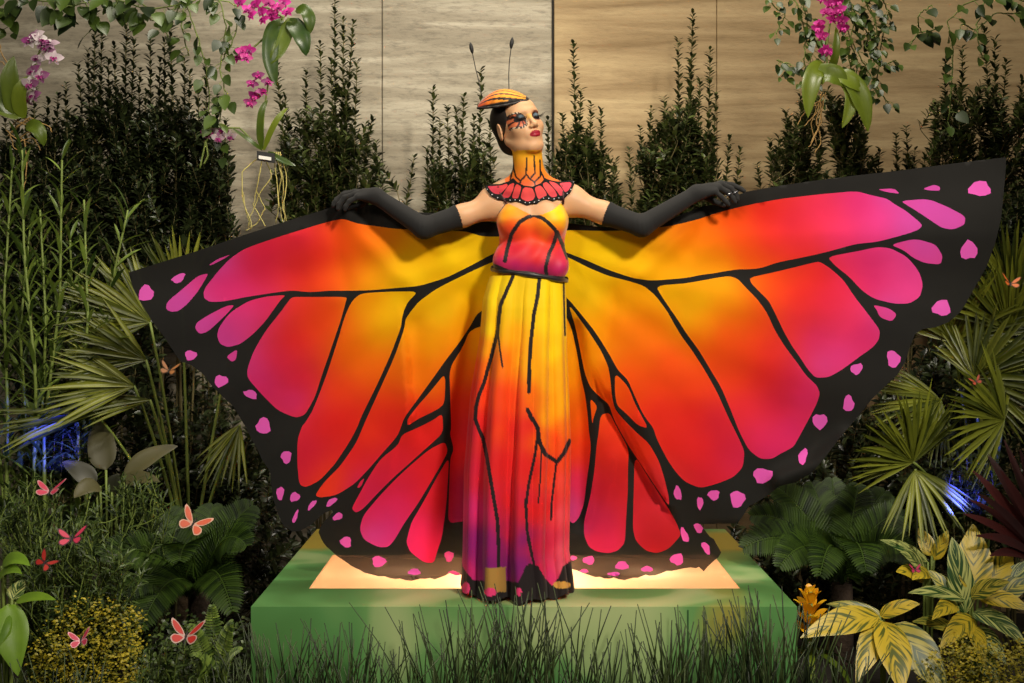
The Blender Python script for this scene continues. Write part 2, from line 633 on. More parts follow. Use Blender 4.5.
mb.build('light_tray', WHITEM, plat, smooth=False)
m, nt, b, out = nodes('frosted_panel')
tr = N_(nt, 'ShaderNodeBsdfTranslucent')
tr.inputs[0].default_value = L4((246, 224, 200))
b.inputs['Base Color'].default_value = L4((222, 184, 146))
b.inputs['Roughness'].default_value = 0.35
mx = N_(nt, 'ShaderNodeMixShader', i_0=0.75)
nt.links.new(b.outputs[0], mx.inputs[1])
nt.links.new(tr.outputs[0], mx.inputs[2])
nt.links.new(mx.outputs[0], out.inputs[0])
V, q = box(((LX0 + LX1) / 2, (LY0 + LY1) / 2, PZ - 0.004), (LX1 - LX0 - 0.004, LY1 - LY0 - 0.004, 0.010))
mesh('light_panel', V, q, m, plat, smooth=False, label='glowing frosted peach panel set in the top')
for k, (lx, e) in enumerate(((-0.42, 1.3), (0.02, 25.0), (0.50, 1.5))):
    lamp('panel_lamp', 'POINT', (lx, 0.22 if k == 1 else 0.3, PZ - (0.05 if k == 1 else 0.09)), None, e, (1, 0.86, 0.74), 0.03)
V, q = box((0.585, PY0 - 0.001, 0.30), (0.004, 0.004, 0.58))
mesh('panel_seam', V, q, plain('dark_green_seam', (40, 80, 42), 0.6), plat, smooth=False)

# ------------------------------------------------------------------ implicit surfaces
class Field:
    def __init__(s, xs, ys, zs):
        s.ax = [np.asarray(a, np.float32) for a in (xs, ys, zs)]
        s.F = np.full([len(a) for a in s.ax], 1.0, np.float32)

    def _sub(s, lo, hi):
        sl = []
        for a, l, h in zip(s.ax, lo, hi):
            i, j = np.searchsorted(a, l), np.searchsorted(a, h)
            sl.append(slice(max(0, i - 1), min(len(a), j + 1)))
        if any(x.stop <= x.start for x in sl):
            return None, None
        P = np.stack(np.meshgrid(*[a[x] for a, x in zip(s.ax, sl)], indexing='ij'), -1)
        return tuple(sl), P

    def put(s, fn, lo, hi, k=0.02, op='add', m=0.035):
        sl, P = s._sub(np.asarray(lo) - m - k, np.asarray(hi) + m + k)
        if sl is None:
            return
        d = fn(P)
        a = s.F[sl]
        if op == 'add':
            h = np.maximum(k - np.abs(a - d), 0) / max(k, 1e-6)
            s.F[sl] = np.minimum(a, d) - h * h * k * 0.25
        elif op == 'cut':
            d = -d
            h = np.maximum(k - np.abs(a - d), 0) / max(k, 1e-6)
            s.F[sl] = np.maximum(a, d) + h * h * k * 0.25

    def cap(s, a, b, ra, rb=None, k=0.02, op='add'):
        rb = ra if rb is None else rb
        a, b = np.asarray(a, np.float32), np.asarray(b, np.float32)
        r = max(ra, rb)

        def fn(P):
            ba = b - a
            h = np.clip(((P - a) @ ba) / max(ba @ ba, 1e-9), 0, 1)
            return np.linalg.norm(P - a - h[..., None] * ba, axis=-1) - (ra + (rb - ra) * h)
        s.put(fn, np.minimum(a, b) - r, np.maximum(a, b) + r, k, op)

    def ell(s, c, r, k=0.02, R=None, op='add'):
        c, r = np.asarray(c, np.float32), np.asarray(r, np.float32)
        R = np.eye(3, dtype=np.float32) if R is None else np.asarray(R, np.float32)
        ext = np.sqrt(((R * r[None, :]) ** 2).sum(1))

        def fn(P):
            q = (P - c) @ R
            k0 = np.linalg.norm(q / r, axis=-1)
            k1 = np.linalg.norm(q / (r * r), axis=-1)
            return np.where(k1 > 1e-6, k0 * (k0 - 1) / np.maximum(k1, 1e-6), -r.min())
        s.put(fn, c - ext, c + ext, k, op)

    def mesh(s):
        F_, (xs, ys, zs) = s.F, s.ax
        ins = F_ < 0
        cnt = np.zeros([n - 1 for n in F_.shape], np.int8)
        for dx in (0, 1):
            for dy in (0, 1):
                for dz in (0, 1):
                    cnt += ins[dx:F_.shape[0] - 1 + dx, dy:F_.shape[1] - 1 + dy, dz:F_.shape[2] - 1 + dz]
        act = np.argwhere((cnt > 0) & (cnt < 8))
        idx = np.full(cnt.shape, -1, np.int32)
        idx[tuple(act.T)] = np.arange(len(act))
        off = np.array([[a, b, c] for a in (0, 1) for b in (0, 1) for c in (0, 1)])
        vals = np.stack([F_[tuple((act + o).T)] for o in off], 1)
        pos = np.stack([np.stack([xs[act[:, 0] + o[0]], ys[act[:, 1] + o[1]], zs[act[:, 2] + o[2]]], -1) for o in off], 1)
        acc, n = np.zeros((len(act), 3)), np.zeros(len(act))
        for i in range(8):
            for b in (1, 2, 4):
                j = i | b
                if j == i:
                    continue
                a0, a1 = vals[:, i], vals[:, j]
                c = (a0 < 0) != (a1 < 0)
                t = np.where(c, a0 / np.where(c, a0 - a1, 1), 0)
                p = pos[:, i] + (pos[:, j] - pos[:, i]) * t[:, None]
                acc += np.where(c[:, None], p, 0)
                n += c
        V = acc / n[:, None]
        quads = []
        for ax in range(3):
            sl0 = [slice(None)] * 3
            sl1 = [slice(None)] * 3
            sl0[ax], sl1[ax] = slice(0, -1), slice(1, None)
            ch = np.argwhere(ins[tuple(sl0)] != ins[tuple(sl1)])
            u, v = [(1, 2), (2, 0), (0, 1)][ax]
            ok = (ch[:, u] > 0) & (ch[:, v] > 0) & (ch[:, u] < F_.shape[u] - 1) & (ch[:, v] < F_.shape[v] - 1)
            ch = ch[ok]
            du, dv = np.eye(3, dtype=int)[u], np.eye(3, dtype=int)[v]
            qd = np.stack([idx[tuple((ch - du - dv).T)], idx[tuple((ch - dv).T)], idx[tuple(ch.T)], idx[tuple((ch - du).T)]], 1)
            flip = ~ins[tuple(ch.T)]
            qd[flip] = qd[flip][:, ::-1]
            quads.append(qd)
        q = np.concatenate(quads)
        q = q[(q >= 0).all(1)]
        return V, q


def graded(segs):
    """[(start, stop, step), ...] -> one increasing axis"""
    out = []
    for a, b, h in segs:
        n = max(1, int(round((b - a) / h)))
        out.append(a + (b - a) * np.arange(n) / n)
    out.append([segs[-1][1]])
    return np.concatenate(out)


def smooth_mesh(V, q, it=2, lam=0.5):
    e = np.concatenate([q[:, [0, 1]], q[:, [1, 2]], q[:, [2, 3]], q[:, [3, 0]]])
    for _ in range(it):
        acc, n = np.zeros_like(V), np.zeros(len(V))
        np.add.at(acc, e[:, 0], V[e[:, 1]])
        np.add.at(acc, e[:, 1], V[e[:, 0]])
        np.add.at(n, e[:, 0], 1)
        np.add.at(n, e[:, 1], 1)
        V = V + lam * (acc / np.maximum(n, 1)[:, None] - V)
    return V


def submesh(V, q, keep):
    kq = q[keep[q].all(1)]
    used = np.unique(kq)
    mp = np.full(len(V), -1)
    mp[used] = np.arange(len(used))
    return V[used], mp[kq], used


# ------------------------------------------------------------------ 2-D pattern tools (measured on the cloth, in 1/1200 of the viewing distance)
def inpoly(P, poly):
    poly = np.asarray(poly, float)
    x, y = P[:, 0], P[:, 1]
    r = np.zeros(len(P), bool)
    x0, y0 = poly[-1]
    for x1, y1 in poly:
        if y0 != y1:
            c = ((y1 > y) != (y0 > y)) & (x < (x0 - x1) * (y - y1) / (y0 - y1) + x1)
            r ^= c
        x0, y0 = x1, y1
    return r


def segdist(P, line):
    line = np.asarray(line, float)
    d = np.full(len(P), 1e9)
    for a, b in zip(line[:-1], line[1:]):
        ba = b - a
        h = np.clip(((P - a) @ ba) / max(ba @ ba, 1e-9), 0, 1)
        d = np.minimum(d, np.linalg.norm(P - a - h[:, None] * ba, axis=1))
    return d


def chaikin(p, it=2):
    p = np.asarray(p, float)
    for _ in range(it):
        n = np.roll(p, -1, 0)
        p = np.stack([p * 0.82 + n * 0.18, p * 0.18 + n * 0.82], 1).reshape(-1, 2)
    return p


def dot(cx, cy, rx, ry, rot=0, seed=0):
    a = np.arange(12) / 12 * 2 * math.pi
    w = 1 + 0.13 * np.sin(a * 3 + cx) + 0.07 * np.sin(a * 5 + cy)
    x, y = rx * w * np.cos(a), ry * w * np.sin(a)
    c, s = math.cos(math.radians(rot)), math.sin(math.radians(rot))
    return np.stack([cx + x * c - y * s, cy + x * s + y * c], 1)


def field_colour(P, ctrl, s=19.0, p=1.6):
    K = np.array([c[:2] for c in ctrl], float)
    Cc = np.array([PAL[c[2]] if isinstance(c[2], str) else c[2] for c in ctrl], float)
    d2 = ((P[:, None] - K[None]) ** 2).sum(-1) + s * s
    w = d2 ** -p
    return s2l((w[..., None] * Cc[None]).sum(1) / w.sum(1)[:, None])


PAL = dict(Y=(254, 216, 6), A=(254, 172, 2), O=(250, 112, 6), T=(246, 66, 18), R=(228, 28, 30), C=(208, 26, 62),
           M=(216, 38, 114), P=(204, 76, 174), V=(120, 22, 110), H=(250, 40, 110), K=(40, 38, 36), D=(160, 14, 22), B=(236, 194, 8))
BLK = np.append(s2l((34, 33, 32)), 1.0)


def cloth_panel(name, outline, cells, dots, ctrl, depth, parent, step=4.5, dotcol=(230, 92, 190), sheer=None, label=None):
    outline = np.asarray(outline, float)
    o2 = []
    n = np.roll(outline, -1, 0)
    for a, b in zip(outline, n):
        k = max(1, int(np.hypot(*(b - a)) / step))
        o2 += [a + (b - a) * t / k for t in range(k)]
    outline = np.array(o2)
    jr = np.random.default_rng(3)
    hemp = outline[:, 1] > 538
    outline[hemp] += jr.normal(0, 0.45, (hemp.sum(), 2))
    polys = [chaikin(c) for c in cells] + [np.asarray(d) for d in dots]
    verts, edges = [tuple(p) for p in outline], [(i, (i + 1) % len(outline)) for i in range(len(outline))]
    for p in polys:
        b0 = len(verts)
        verts += [tuple(v) for v in p]
        edges += [(b0 + i, b0 + (i + 1) % len(p)) for i in range(len(p))]
    lo, hi = outline.min(0), outline.max(0)
    g = np.stack(np.meshgrid(np.arange(lo[0], hi[0], step), np.arange(lo[1], hi[1], step), indexing='ij'), -1)
    g[:, ::2, 0] += step / 2
    g = g.reshape(-1, 2)
    g = g[inpoly(g, outline)]
    verts += [tuple(v) for v in g]
    vv, _e, ff, *_ = delaunay_2d_cdt([Vector(v) for v in verts], edges, [], 0, 1e-4)
    P = np.array([(v.x, v.y) for v in vv])
    T = np.array([list(f) for f in ff if len(f) == 3])
    cen = P[T].mean(1)
    T, cen = T[inpoly(cen, outline)], cen[inpoly(cen, outline)]
    base = field_colour(P, ctrl)
    alpha = np.full(len(P), 1.0) if sheer is None else sheer(P)
    col = np.concatenate([np.broadcast_to(BLK[:3], (len(P), 3)), alpha[:, None]], 1)[T]
    for i, p in enumerate(polys):
        m = inpoly(cen, p)
        if i < len(cells):
            col[m, :, :3] = base[T[m]]
        else:
            col[m, :, :3] = s2l(dotcol)
        col[m, :, 3] = 1.0
    # counter-clockwise towards the viewer
    y = depth(P)
    # the hem may rest on the platform but not sink into it
    lim = np.where(P[:, 1] > 500, F * (CAMZ - PZ - 0.006) / np.maximum(P[:, 1] - HZ, 1) + CAMY, 9)
    y = np.where((P[:, 1] > 500) & (y > PY0 - 0.02), np.minimum(y, lim), y)
    V = WA(P, y)
    nrm = np.cross(V[T[:, 1]] - V[T[:, 0]], V[T[:, 2]] - V[T[:, 0]])
    flip = nrm[:, 1] > 0
    T[flip] = T[flip][:, ::-1]
    col[flip] = col[flip][:, ::-1]
    return mesh(name, V, T, CLOTH, parent, corner_col=col.reshape(-1, 4), label=label)


# ------------------------------------------------------------------ the person in the butterfly gown
person = thing('person', 'person in a butterfly wing gown with long black gloves, arms spread', 'person', (0.03, 0.0, PZ))
w = lambda px, py, y=0.0: W(px, py, y)

# --- body: one continuous surface on a graded grid
xs = graded([(-0.56, -0.10, 0.008), (-0.10, 0.16, 0.0026), (0.16, 0.76, 0.008)])
ys = graded([(-0.20, 0.19, 0.0034)])
zs = graded([(0.59, 1.60, 0.014), (1.60, 1.86, 0.007), (1.86, 2.36, 0.0026)])
B = Field(xs, ys, zs)
# torso
B.ell(w(532, 216, 0.01), (0.118, 0.082, 0.125), 0.03)
B.ell(w(531, 262, 0.0), (0.105, 0.078, 0.12), 0.05)
B.ell(w(527, 305, 0.01), (0.112, 0.085, 0.12), 0.05)
for px in (514, 549):
    B.ell(w(px, 222, -0.058), (0.052, 0.045, 0.056), 0.03)
B.cap(w(502, 201, 0.012), w(567, 200, 0.012), 0.046, k=0.03)
for sx in (-1, 1):
    B.cap(w(529, 178, 0.02), w(529 + sx * 38, 197, 0.018), 0.036, 0.036, 0.04)
    B.cap(w(529 + sx * 5, 193, -0.052), w(529 + sx * 37, 189, -0.02), 0.009, 0.008, 0.018)      # collarbone
# neck
NB = w(529.5, 186, 0.008)
B.cap(NB, w(527, 150, -0.012), 0.055, 0.051, 0.03)
# arms: shoulder, elbow, wrist
SHL, ELL, WRL = w(493, 206, 0.012), w(424, 228, -0.035), w(376, 196, -0.025)
SHR, ELR, WRR = w(572, 202, 0.012), w(642, 226, -0.035), w(697, 193, -0.025)
for sh, el, wr in ((SHL, ELL, WRL), (SHR, ELR, WRR)):
    mid = sh * 0.55 + el * 0.45
    B.ell(sh + (0, 0, 0.004), (0.047, 0.045, 0.047), 0.03)
    B.cap(sh, mid, 0.043, 0.038, 0.03)
    B.cap(mid, el, 0.038, 0.031, 0.02)
    B.cap(el, wr, 0.031, 0.023, 0.02)
# legs and feet inside the skirt
for sx in (-1, 1):
    hip, kn, an = w(525 + sx * 17, 330, 0.01), np.array([0.035 + sx * 0.065, -0.01, 1.06]), np.array([0.03 + sx * 0.055, 0.02, 0.70])
    B.cap(hip, kn, 0.072, 0.050, 0.04)
    B.cap(kn, an, 0.050, 0.034, 0.03)
    B.cap(an, an + (0.0, -0.02, -0.06), 0.034, 0.032, 0.03)
    B.cap(an + (0, -0.01, -0.065), an + (sx * 0.01, -0.13, -0.078), 0.028, 0.020, 0.03)
# head, in its own frame: face along -Y
HO = w(518.0, 126.5, 0.0)
yaw, pit, rol = math.radians(29), math.radians(-13), math.radians(-12)
HR = np.array(Matrix.Rotation(yaw, 3, 'Z') @ Matrix.Rotation(pit, 3, 'X') @ Matrix.Rotation(rol, 3, 'Y'))


def h(x, y, z):
    return HO + HR @ np.array([x, y, z], float)


def head_local(V):
    return (V - HO) @ HR


B.ell(h(0, 0.018, 0.030), (0.070, 0.088, 0.080), 0.02, HR)
B.ell(h(0, -0.030, -0.030), (0.056, 0.056, 0.074), 0.03, HR)
B.ell(h(0, -0.052, 0.045), (0.050, 0.034, 0.036), 0.03, HR)
for sx in (-1, 1):
    B.cap(h(sx * 0.050, 0.004, -0.048), h(sx * 0.016, -0.062, -0.094), 0.016, 0.015, 0.025)
    B.ell(h(sx * 0.038, -0.056, -0.024), (0.021, 0.022, 0.020), 0.030, HR)
    B.cap(h(sx * 0.012, -0.084, 0.026), h(sx * 0.044, -0.066, 0.024), 0.007, 0.006, 0.018)       # brow
B.ell(h(0, -0.064, -0.093), (0.018, 0.016, 0.014), 0.025, HR)                                     # chin
B.ell(h(0, -0.076, -0.058), (0.026, 0.018, 0.022), 0.016, HR)                                    # mouth mound
for sx in (-1, 1):
    B.ell(h(sx * 0.031, -0.097, 0.004), (0.019, 0.017, 0.012), 0.012, HR, 'cut')                 # socket
for sx in (-1, 1):
    B.ell(h(sx * 0.031, -0.073, 0.004), (0.015, 0.0145, 0.0125), 0.004, HR)                      # closed lid over the eyeball
B.cap(h(0, -0.080, 0.018), h(0, -0.101, -0.026), 0.0072, 0.0080, 0.012)                          # nose
B.ell(h(0, -0.103, -0.029), (0.0088, 0.0095, 0.0085), 0.008, HR)
for sx in (-1, 1):
    B.ell(h(sx * 0.0115, -0.094, -0.033), (0.0062, 0.009, 0.0062), 0.006, HR)
    B.ell(h(sx * 0.006, -0.101, -0.041), (0.0028, 0.004, 0.003), 0.003, HR, 'cut')
B.ell(h(0, -0.0905, -0.0545), (0.0205, 0.0080, 0.0046), 0.004, HR)                               # lips
for sx in (-1, 1):
    B.ell(h(sx * 0.006, -0.0925, -0.0535), (0.009, 0.0065, 0.0042), 0.004, HR)
B.ell(h(0, -0.0900, -0.0645), (0.0165, 0.0090, 0.0060), 0.004, HR)
for sx in (-1, 1):                                                                               # ears
    er = HR @ np.array(Matrix.Rotation(sx * 0.35, 3, 'Z') @ Matrix.Rotation(0.2, 3, 'X'))
    B.ell(h(sx * 0.072, 0.012, -0.008), (0.007, 0.019, 0.031), 0.008, er)
    B.ell(h(sx * 0.080, 0.006, -0.006), (0.006, 0.009, 0.016), 0.006, er, 'cut')
V, q = B.mesh()
V = smooth_mesh(V, q, 1, 0.4)


def body_paint(V):
    px, py = PX(V)
    P = np.stack([px, py], 1)
    H = head_local(V)
    col = np.empty((len(V), 3))
    col[:] = s2l((214, 164, 122))
    # soft blush on the shoulders and cheeks belongs to the make-up
    neck_top = 156 + np.clip((P[:, 0] - 520) / 20, -1, 1) * -3
    chest = (py > 150) & (py < 204) & (px > 478) & (px < 582)
    isneck = (H[:, 2] < -0.090) | ((H[:, 2] < -0.055) & (H[:, 1] > -0.012) & (np.abs(H[:, 0]) < 0.056))
    nk = (py > 150) & (py < 186) & (px > 505) & (px < 560) & isneck & (V[:, 1] < 0.06)
    f = np.clip((py - 154) / 30, 0, 1)[:, None]
    neckc = s2l((246, 178, 34)) * (1 - f) + s2l((238, 96, 38)) * f
    col[nk] = neckc[nk]
    veins = [[(512, 156), (513.5, 168), (516, 177), (520.5, 181), (526, 175), (527, 158)], [(526, 174), (530, 179), (535, 173), (534, 156)],
             [(530, 179), (534.5, 182), (540.5, 176), (540, 160)], [(520.5, 181), (519, 190)], [(534.5, 182), (536, 190)], [(513, 165), (510, 182)], [(541, 172), (547, 184)]]
    d = np.min([segdist(P, v) for v in veins], 0)
    vm = nk & (d < 0.85)
    col[vm] = s2l((30, 20, 16))
    # face make-up in the head's frame
    x, y, z = H.T
    face = (y < -0.03) & (z > -0.09) & (z < 0.09)
    lip = (np.abs(x) < 0.0225) & (y < -0.084) & (((z + 0.0595) / 0.0115) ** 2 + (x / 0.0220) ** 2 < 1)
    eye = ((np.abs(x) - 0.031) / 0.017) ** 2 + ((z - 0.006) / 0.014) ** 2
    patch_ = ((x + 0.047) / 0.034) ** 2 + ((z + 0.002 + 0.22 * (x + 0.04)) / 0.030) ** 2
    left = face & (x < -0.008) & (patch_ < 1)
    ang = np.arctan2(z - 0.004, x + 0.031)
    rad = np.hypot(x + 0.031, z - 0.004)
    cell = np.sin(ang * 9)
    pc = np.where(cell[:, None] > -0.45, s2l((176, 84, 58)), s2l((52, 30, 28)))
    pc = np.where((rad > 0.020)[:, None] & (cell > -0.3)[:, None], s2l((206, 110, 70)), pc)
    pc = np.where((patch_ > 0.60)[:, None], s2l((30, 22, 22)), pc)
    pc = np.where((patch_ > 0.70)[:, None] & (patch_ < 0.95)[:, None] & (np.sin(ang * 20) > 0.30)[:, None], s2l((222, 196, 168)), pc)
    pc = np.where((rad < 0.021)[:, None] & (z > -0.006)[:, None], s2l((40, 34, 36)), pc)
    col[left] = pc[left]
    right = face & (x > 0.012) & (((x - 0.036) / 0.024) ** 2 + ((z - 0.008) / 0.018) ** 2 < 1)
    col[right] = s2l((110, 60, 44))
    col[face & (eye < 0.8)] = s2l((30, 26, 28))
    col[face & (((np.abs(x) - 0.031) / 0.0105) ** 2 + ((z - 0.009) / 0.0075) ** 2 < 1)] = s2l((74, 92, 104))
    nose_y = face & (np.abs(x) < 0.012) & (z > -0.004) & (z < 0.014)
    col[nose_y] = col[nose_y] * 0.4 + s2l((236, 170, 60)) * 0.6
    col[lip] = s2l((158, 22, 44))
    return col


body = mesh('body', V, q, SKINM, person, col=body_paint(V))
bvh = BVHTree.FromPolygons([Vector(v) for v in V], [tuple(f) for f in q])
EYE = Vector((0, CAMY, CAMZ))


def drape(P, lift, fallback_y=0.0):
    """depth of the body's front under pattern points P"""
    out = np.zeros(len(P))
    for i, p in enumerate(P):
        d = (Vector(W(p[0], p[1], 0.0)) - EYE).normalized()
        hit = bvh.ray_cast(EYE, d)
        out[i] = hit[0].y - lift if hit[0] is not None else np.nan
    bad = np.isnan(out)
    if bad.any():
        good = ~bad
        for i in np.where(bad)[0]:
            j = np.argmin(((P[good] - P[i]) ** 2).sum(1))
            out[i] = out[good][j] + 0.012
    return out


# --- hair
Hf = Field(graded([(-0.10, 0.14, 0.004)]), graded([(-0.13, 0.16, 0.004)]), graded([(2.02, 2.36, 0.004)]))
Hf.ell(h(0, 0.020, 0.032), (0.0765, 0.094, 0.0865), 0.02, HR)
Hf.ell(h(0, 0.062, -0.040), (0.052, 0.040, 0.045), 0.03, HR)


def hairline(P):
    H = head_local(P.reshape(-1, 3)).reshape(P.shape)
    f = np.interp(H[..., 2], [-0.10, -0.06, -0.035, -0.015, 0.02, 0.05, 0.075, 0.09], [0.045, 0.035, 0.030, -0.012, -0.036, -0.052, -0.066, -0.09])
    return H[..., 1] - f


sub = np.stack(np.meshgrid(*Hf.ax, indexing='ij'), -1)
Hf.F = np.maximum(Hf.F, -hairline(sub))
Vh, qh = Hf.mesh()
mesh('hair', smooth_mesh(Vh, qh, 1, 0.4), qh, HAIR, person)


# --- false eyelashes
def lashes(sx):
    n = 15
    a = np.linspace(-1, 1, n)
    base = np.array([h(sx * 0.031 + t * 0.0145, -0.0885 + 0.006 * t * t, 0.000 - 0.002 * t * t) for t in a])
    d = np.array([HR @ np.array([t * 0.5 + sx * 0.45, -1.0, -0.10 + 0.25 * abs(t)]) for t in a])
    P = arc(base, d, 0.015 + 0.010 * (a * sx > 0), 4, -0.4)
    mb = MB()
    mb.add(*ribbons(P, np.array([[0, 0, 1.0]] * n), np.full((n, 4), 0.0022) * profile(4, 'needle')))
    mb.build('eyelashes', BLACKM, person)


lashes(-1)
lashes(1)

# --- gloves with five fingers
def glove(name, sh, el, wr, knuckles, tips, bends, thumb, cut):
    lo = np.min([el, wr, sh] + list(tips), 0) - 0.07
    hi = np.max([el, wr, sh] + list(tips), 0) + 0.07
    G = Field(np.arange(lo[0], hi[0], 0.003), np.arange(lo[1], hi[1], 0.003), np.arange(lo[2], hi[2], 0.003))
    mid = sh * 0.55 + el * 0.45
    G.cap(sh, mid, 0.0455, 0.0410, 0.01)
    G.cap(mid, el, 0.0410, 0.0360, 0.02)
    G.cap(el, wr, 0.0370, 0.0265, 0.016)
    kc = np.mean(knuckles, 0)
    G.cap(wr, wr * 0.45 + kc * 0.55, 0.0250, 0.0225, 0.02)
    for i, (k_, b_, t_) in enumerate(zip(knuckles, bends, tips)):
        G.cap(wr * 0.7 + kc * 0.3 + (k_ - kc) * 0.5, k_, 0.0145, 0.0115, 0.014)
        r = (0.0098, 0.0102, 0.0098, 0.0086)[i]
        G.cap(k_, b_, r * 1.08, r, 0.005)
        e_ = b_ * 0.42 + t_ * 0.58 + (b_ - k_) * 0.14
        G.cap(b_, e_, r, r * 0.93, 0.004)
        G.cap(e_, t_, r * 0.93, r * 0.8, 0.004)
    a, b_, c = thumb
    G.cap(a, b_, 0.0145, 0.0108, 0.012)
    G.cap(b_, c, 0.0108, 0.0088, 0.005)
    V, q = G.mesh()
    V = smooth_mesh(V, q, 1, 0.4)
    ax = unit(el - sh)
    t = (V - sh) @ ax
    # wrinkles at the elbow
    de = np.linalg.norm(V - el, axis=1)
    V = V + unit(V - (sh + np.outer(t, ax))) * (0.0012 * np.sin(((V - el) @ unit(wr - sh)) * 420) * np.exp(-(de / 0.035) ** 2))[:, None]
    V2, q2, _ = submesh(V, q, t > cut)
    g = mesh(name, V2, q2, GLOVE, person, label=None)
    # rolled cuff
    return g, sh + ax * cut, ax


KL = [w(355.5, 192, 0.028), w(355, 192.5, 0.004), w(355.5, 194.5, -0.020), w(358, 197, -0.040)]
BL_ = [w(345, 193.5, 0.032), w(343, 195, 0.004), w(344.5, 197.5, -0.022), w(349.5, 201, -0.044)]
TL = [w(333.5, 203.5, 0.022), w(333.5, 205.5, -0.002), w(338, 208.5, -0.026), w(345, 209.5, -0.044)]
glove('glove', SHL, ELL, WRL, KL, TL, BL_, (w(369, 199, 0.012), w(359, 205.5, 0.02), w(349, 208, 0.012)), 0.128)
KR = [w(721, 183.5, 0.028), w(721, 184.5, 0.004), w(719, 187.5, -0.020), w(715, 191.5, -0.038)]
BR_ = [w(732, 185.0, 0.030), w(731, 188.5, 0.006), w(727.5, 192, -0.022), w(721, 196.5, -0.042)]
TR_ = [w(744, 191.0, 0.018), w(737.5, 199.0, 0.000), w(735, 202.0, -0.024), w(728.5, 204.5, -0.042)]
glove('glove', SHR, ELR, WRR, KR, TR_, BR_, (w(704, 195, 0.012), w(714, 201.5, 0.016), w(724, 205, 0.012)), 0.128)
# sparkling rings on the hand at the right
mb = MB()
rr = np.random.default_rng(5)
for c0, ax in ((w(729, 194.5, -0.030), w(735, 202, -0.024) - w(727.5, 192, -0.022)), (w(735, 193.0, -0.002), w(737.5, 199, 0) - w(731, 188.5, 0.006))):
    ax = unit(ax)
    u = unit(np.cross(ax, (0, 1, 0.2)))
    v_ = np.cross(ax, u)
    a = np.linspace(0, 2 * math.pi, 15)
    V_, f_ = tube(c0 + 0.0118 * (np.cos(a)[:, None] * u + np.sin(a)[:, None] * v_), 0.0022, 6, False)
    mb.add(V_, f_)
    for t in a[::2]:
        p = c0 + 0.0135 * (math.cos(t) * u + math.sin(t) * v_)
        bx = box(p, (0.005, 0.005, 0.005))
        mb.add(*bx)
mb.build('ring', SILVER, person, smooth=False)

# --- bodice: torso surface carried outwards, cut at neckline and waist
T_ = Field(graded([(-0.12, 0.26, 0.0026)]), graded([(-0.19, 0.16, 0.0035)]), graded([(1.64, 2.0, 0.0026)]))
T_.ell(w(532.5, 218, 0.008), (0.127, 0.092, 0.135), 0.03)
T_.ell(w(531, 258, -0.004), (0.124, 0.096, 0.075), 0.06)
for px in (514, 550):
    T_.ell(w(px, 222, -0.060), (0.056, 0.050, 0.058), 0.035)
T_.cap(w(506, 262, -0.052), w(556, 268, -0.052), 0.040, 0.040, 0.05)
V, q = T_.mesh()
V = smooth_mesh(V, q, 1, 0.4)
# soft diagonal pulls in the satin
px, py = PX(V)
ph = (px - 530) * 0.16 + (py - 230) * 0.10
V[:, 1] -= 0.0016 * np.sin(ph * 2.2 + 0.6) * np.clip((py - 225) / 25, 0, 1) * (V[:, 1] < 0)
V[:, 1] -= 0.0015 * np.sin((py - 200) * 0.5 + (px - 530) * 0.12) * np.clip((225 - py) / 12, 0, 1) * (V[:, 1] < 0)
px, py = PX(V)
nl = np.interp(px, [492, 497, 506, 515, 525.5, 533, 543, 552, 561, 564, 570, 575], [224, 214, 202.5, 206, 211.5, 215, 214, 210, 203, 203, 214, 226])
nl = np.where(V[:, 1] > 0.03, 222, nl)
wl = np.interp(px, [490, 500, 512, 540, 570], [266, 270, 275, 279, 281])
V2, q2, used = submesh(V, q, (py > nl) & (py < wl))
P = np.stack(PX(V2), 1)
bc = field_colour(P, [(500, 215, 'A'), (510, 208, 'A'), (520, 216, (252, 150, 20)), (533, 219, 'O'), (552, 212, 'Y'), (562, 216, 'Y'), (566, 226, 'A'), (548, 220, 'A'),
                      (497, 235, 'T'), (498, 250, 'R'), (510, 230, 'T'), (520, 232, 'T'), (535, 236, (242, 60, 20)), (545, 232, 'O'), (563, 238, 'T'), (556, 240, 'R'),
                      (512, 248, (206, 24, 56)), (525, 252, (206, 24, 50)), (538, 255, 'R'), (562, 252, 'C'), (500, 262, (190, 24, 96)), (515, 267, (192, 26, 104)), (530, 271, (186, 24, 100)), (545, 272, (170, 20, 86)), (560, 270, (188, 24, 96))], 6)
lines = [([(534, 215), (527, 217.5), (519.5, 222), (511.5, 234), (507, 250), (505, 261)], 2.0), ([(535.5, 215.5), (543, 218.5), (550, 224), (557.5, 233), (563, 246), (567.5, 258)], 1.9),
         ([(557, 232), (554, 243), (549, 254), (545.5, 268), (547, 279)], 1.9)]
m = np.zeros(len(P), bool)
for l, r in lines:
    m |= segdist(P, l) < r
edge_w = np.interp(P[:, 0], [490, 500, 512, 540, 570], [266, 270, 275, 279, 281])
m |= P[:, 1] > edge_w - 4.0
side = (V2[:, 1] < 0.05) & (np.abs(P[:, 1] - np.interp(P[:, 0], [492, 497, 506, 561, 564, 570, 575], [224, 214, 202.5, 200, 203, 214, 226])) < 1.6) & ((P[:, 0] < 508) | (P[:, 0] > 560))
bc[m] = s2l((26, 20, 20))
bc[side] = s2l((70, 8, 16))
bod = mesh('bodice', V2, q2, SATIN, person, col=bc)
sl = bod.modifiers.new('thickness', 'SOLIDIFY')
sl.thickness = 0.003
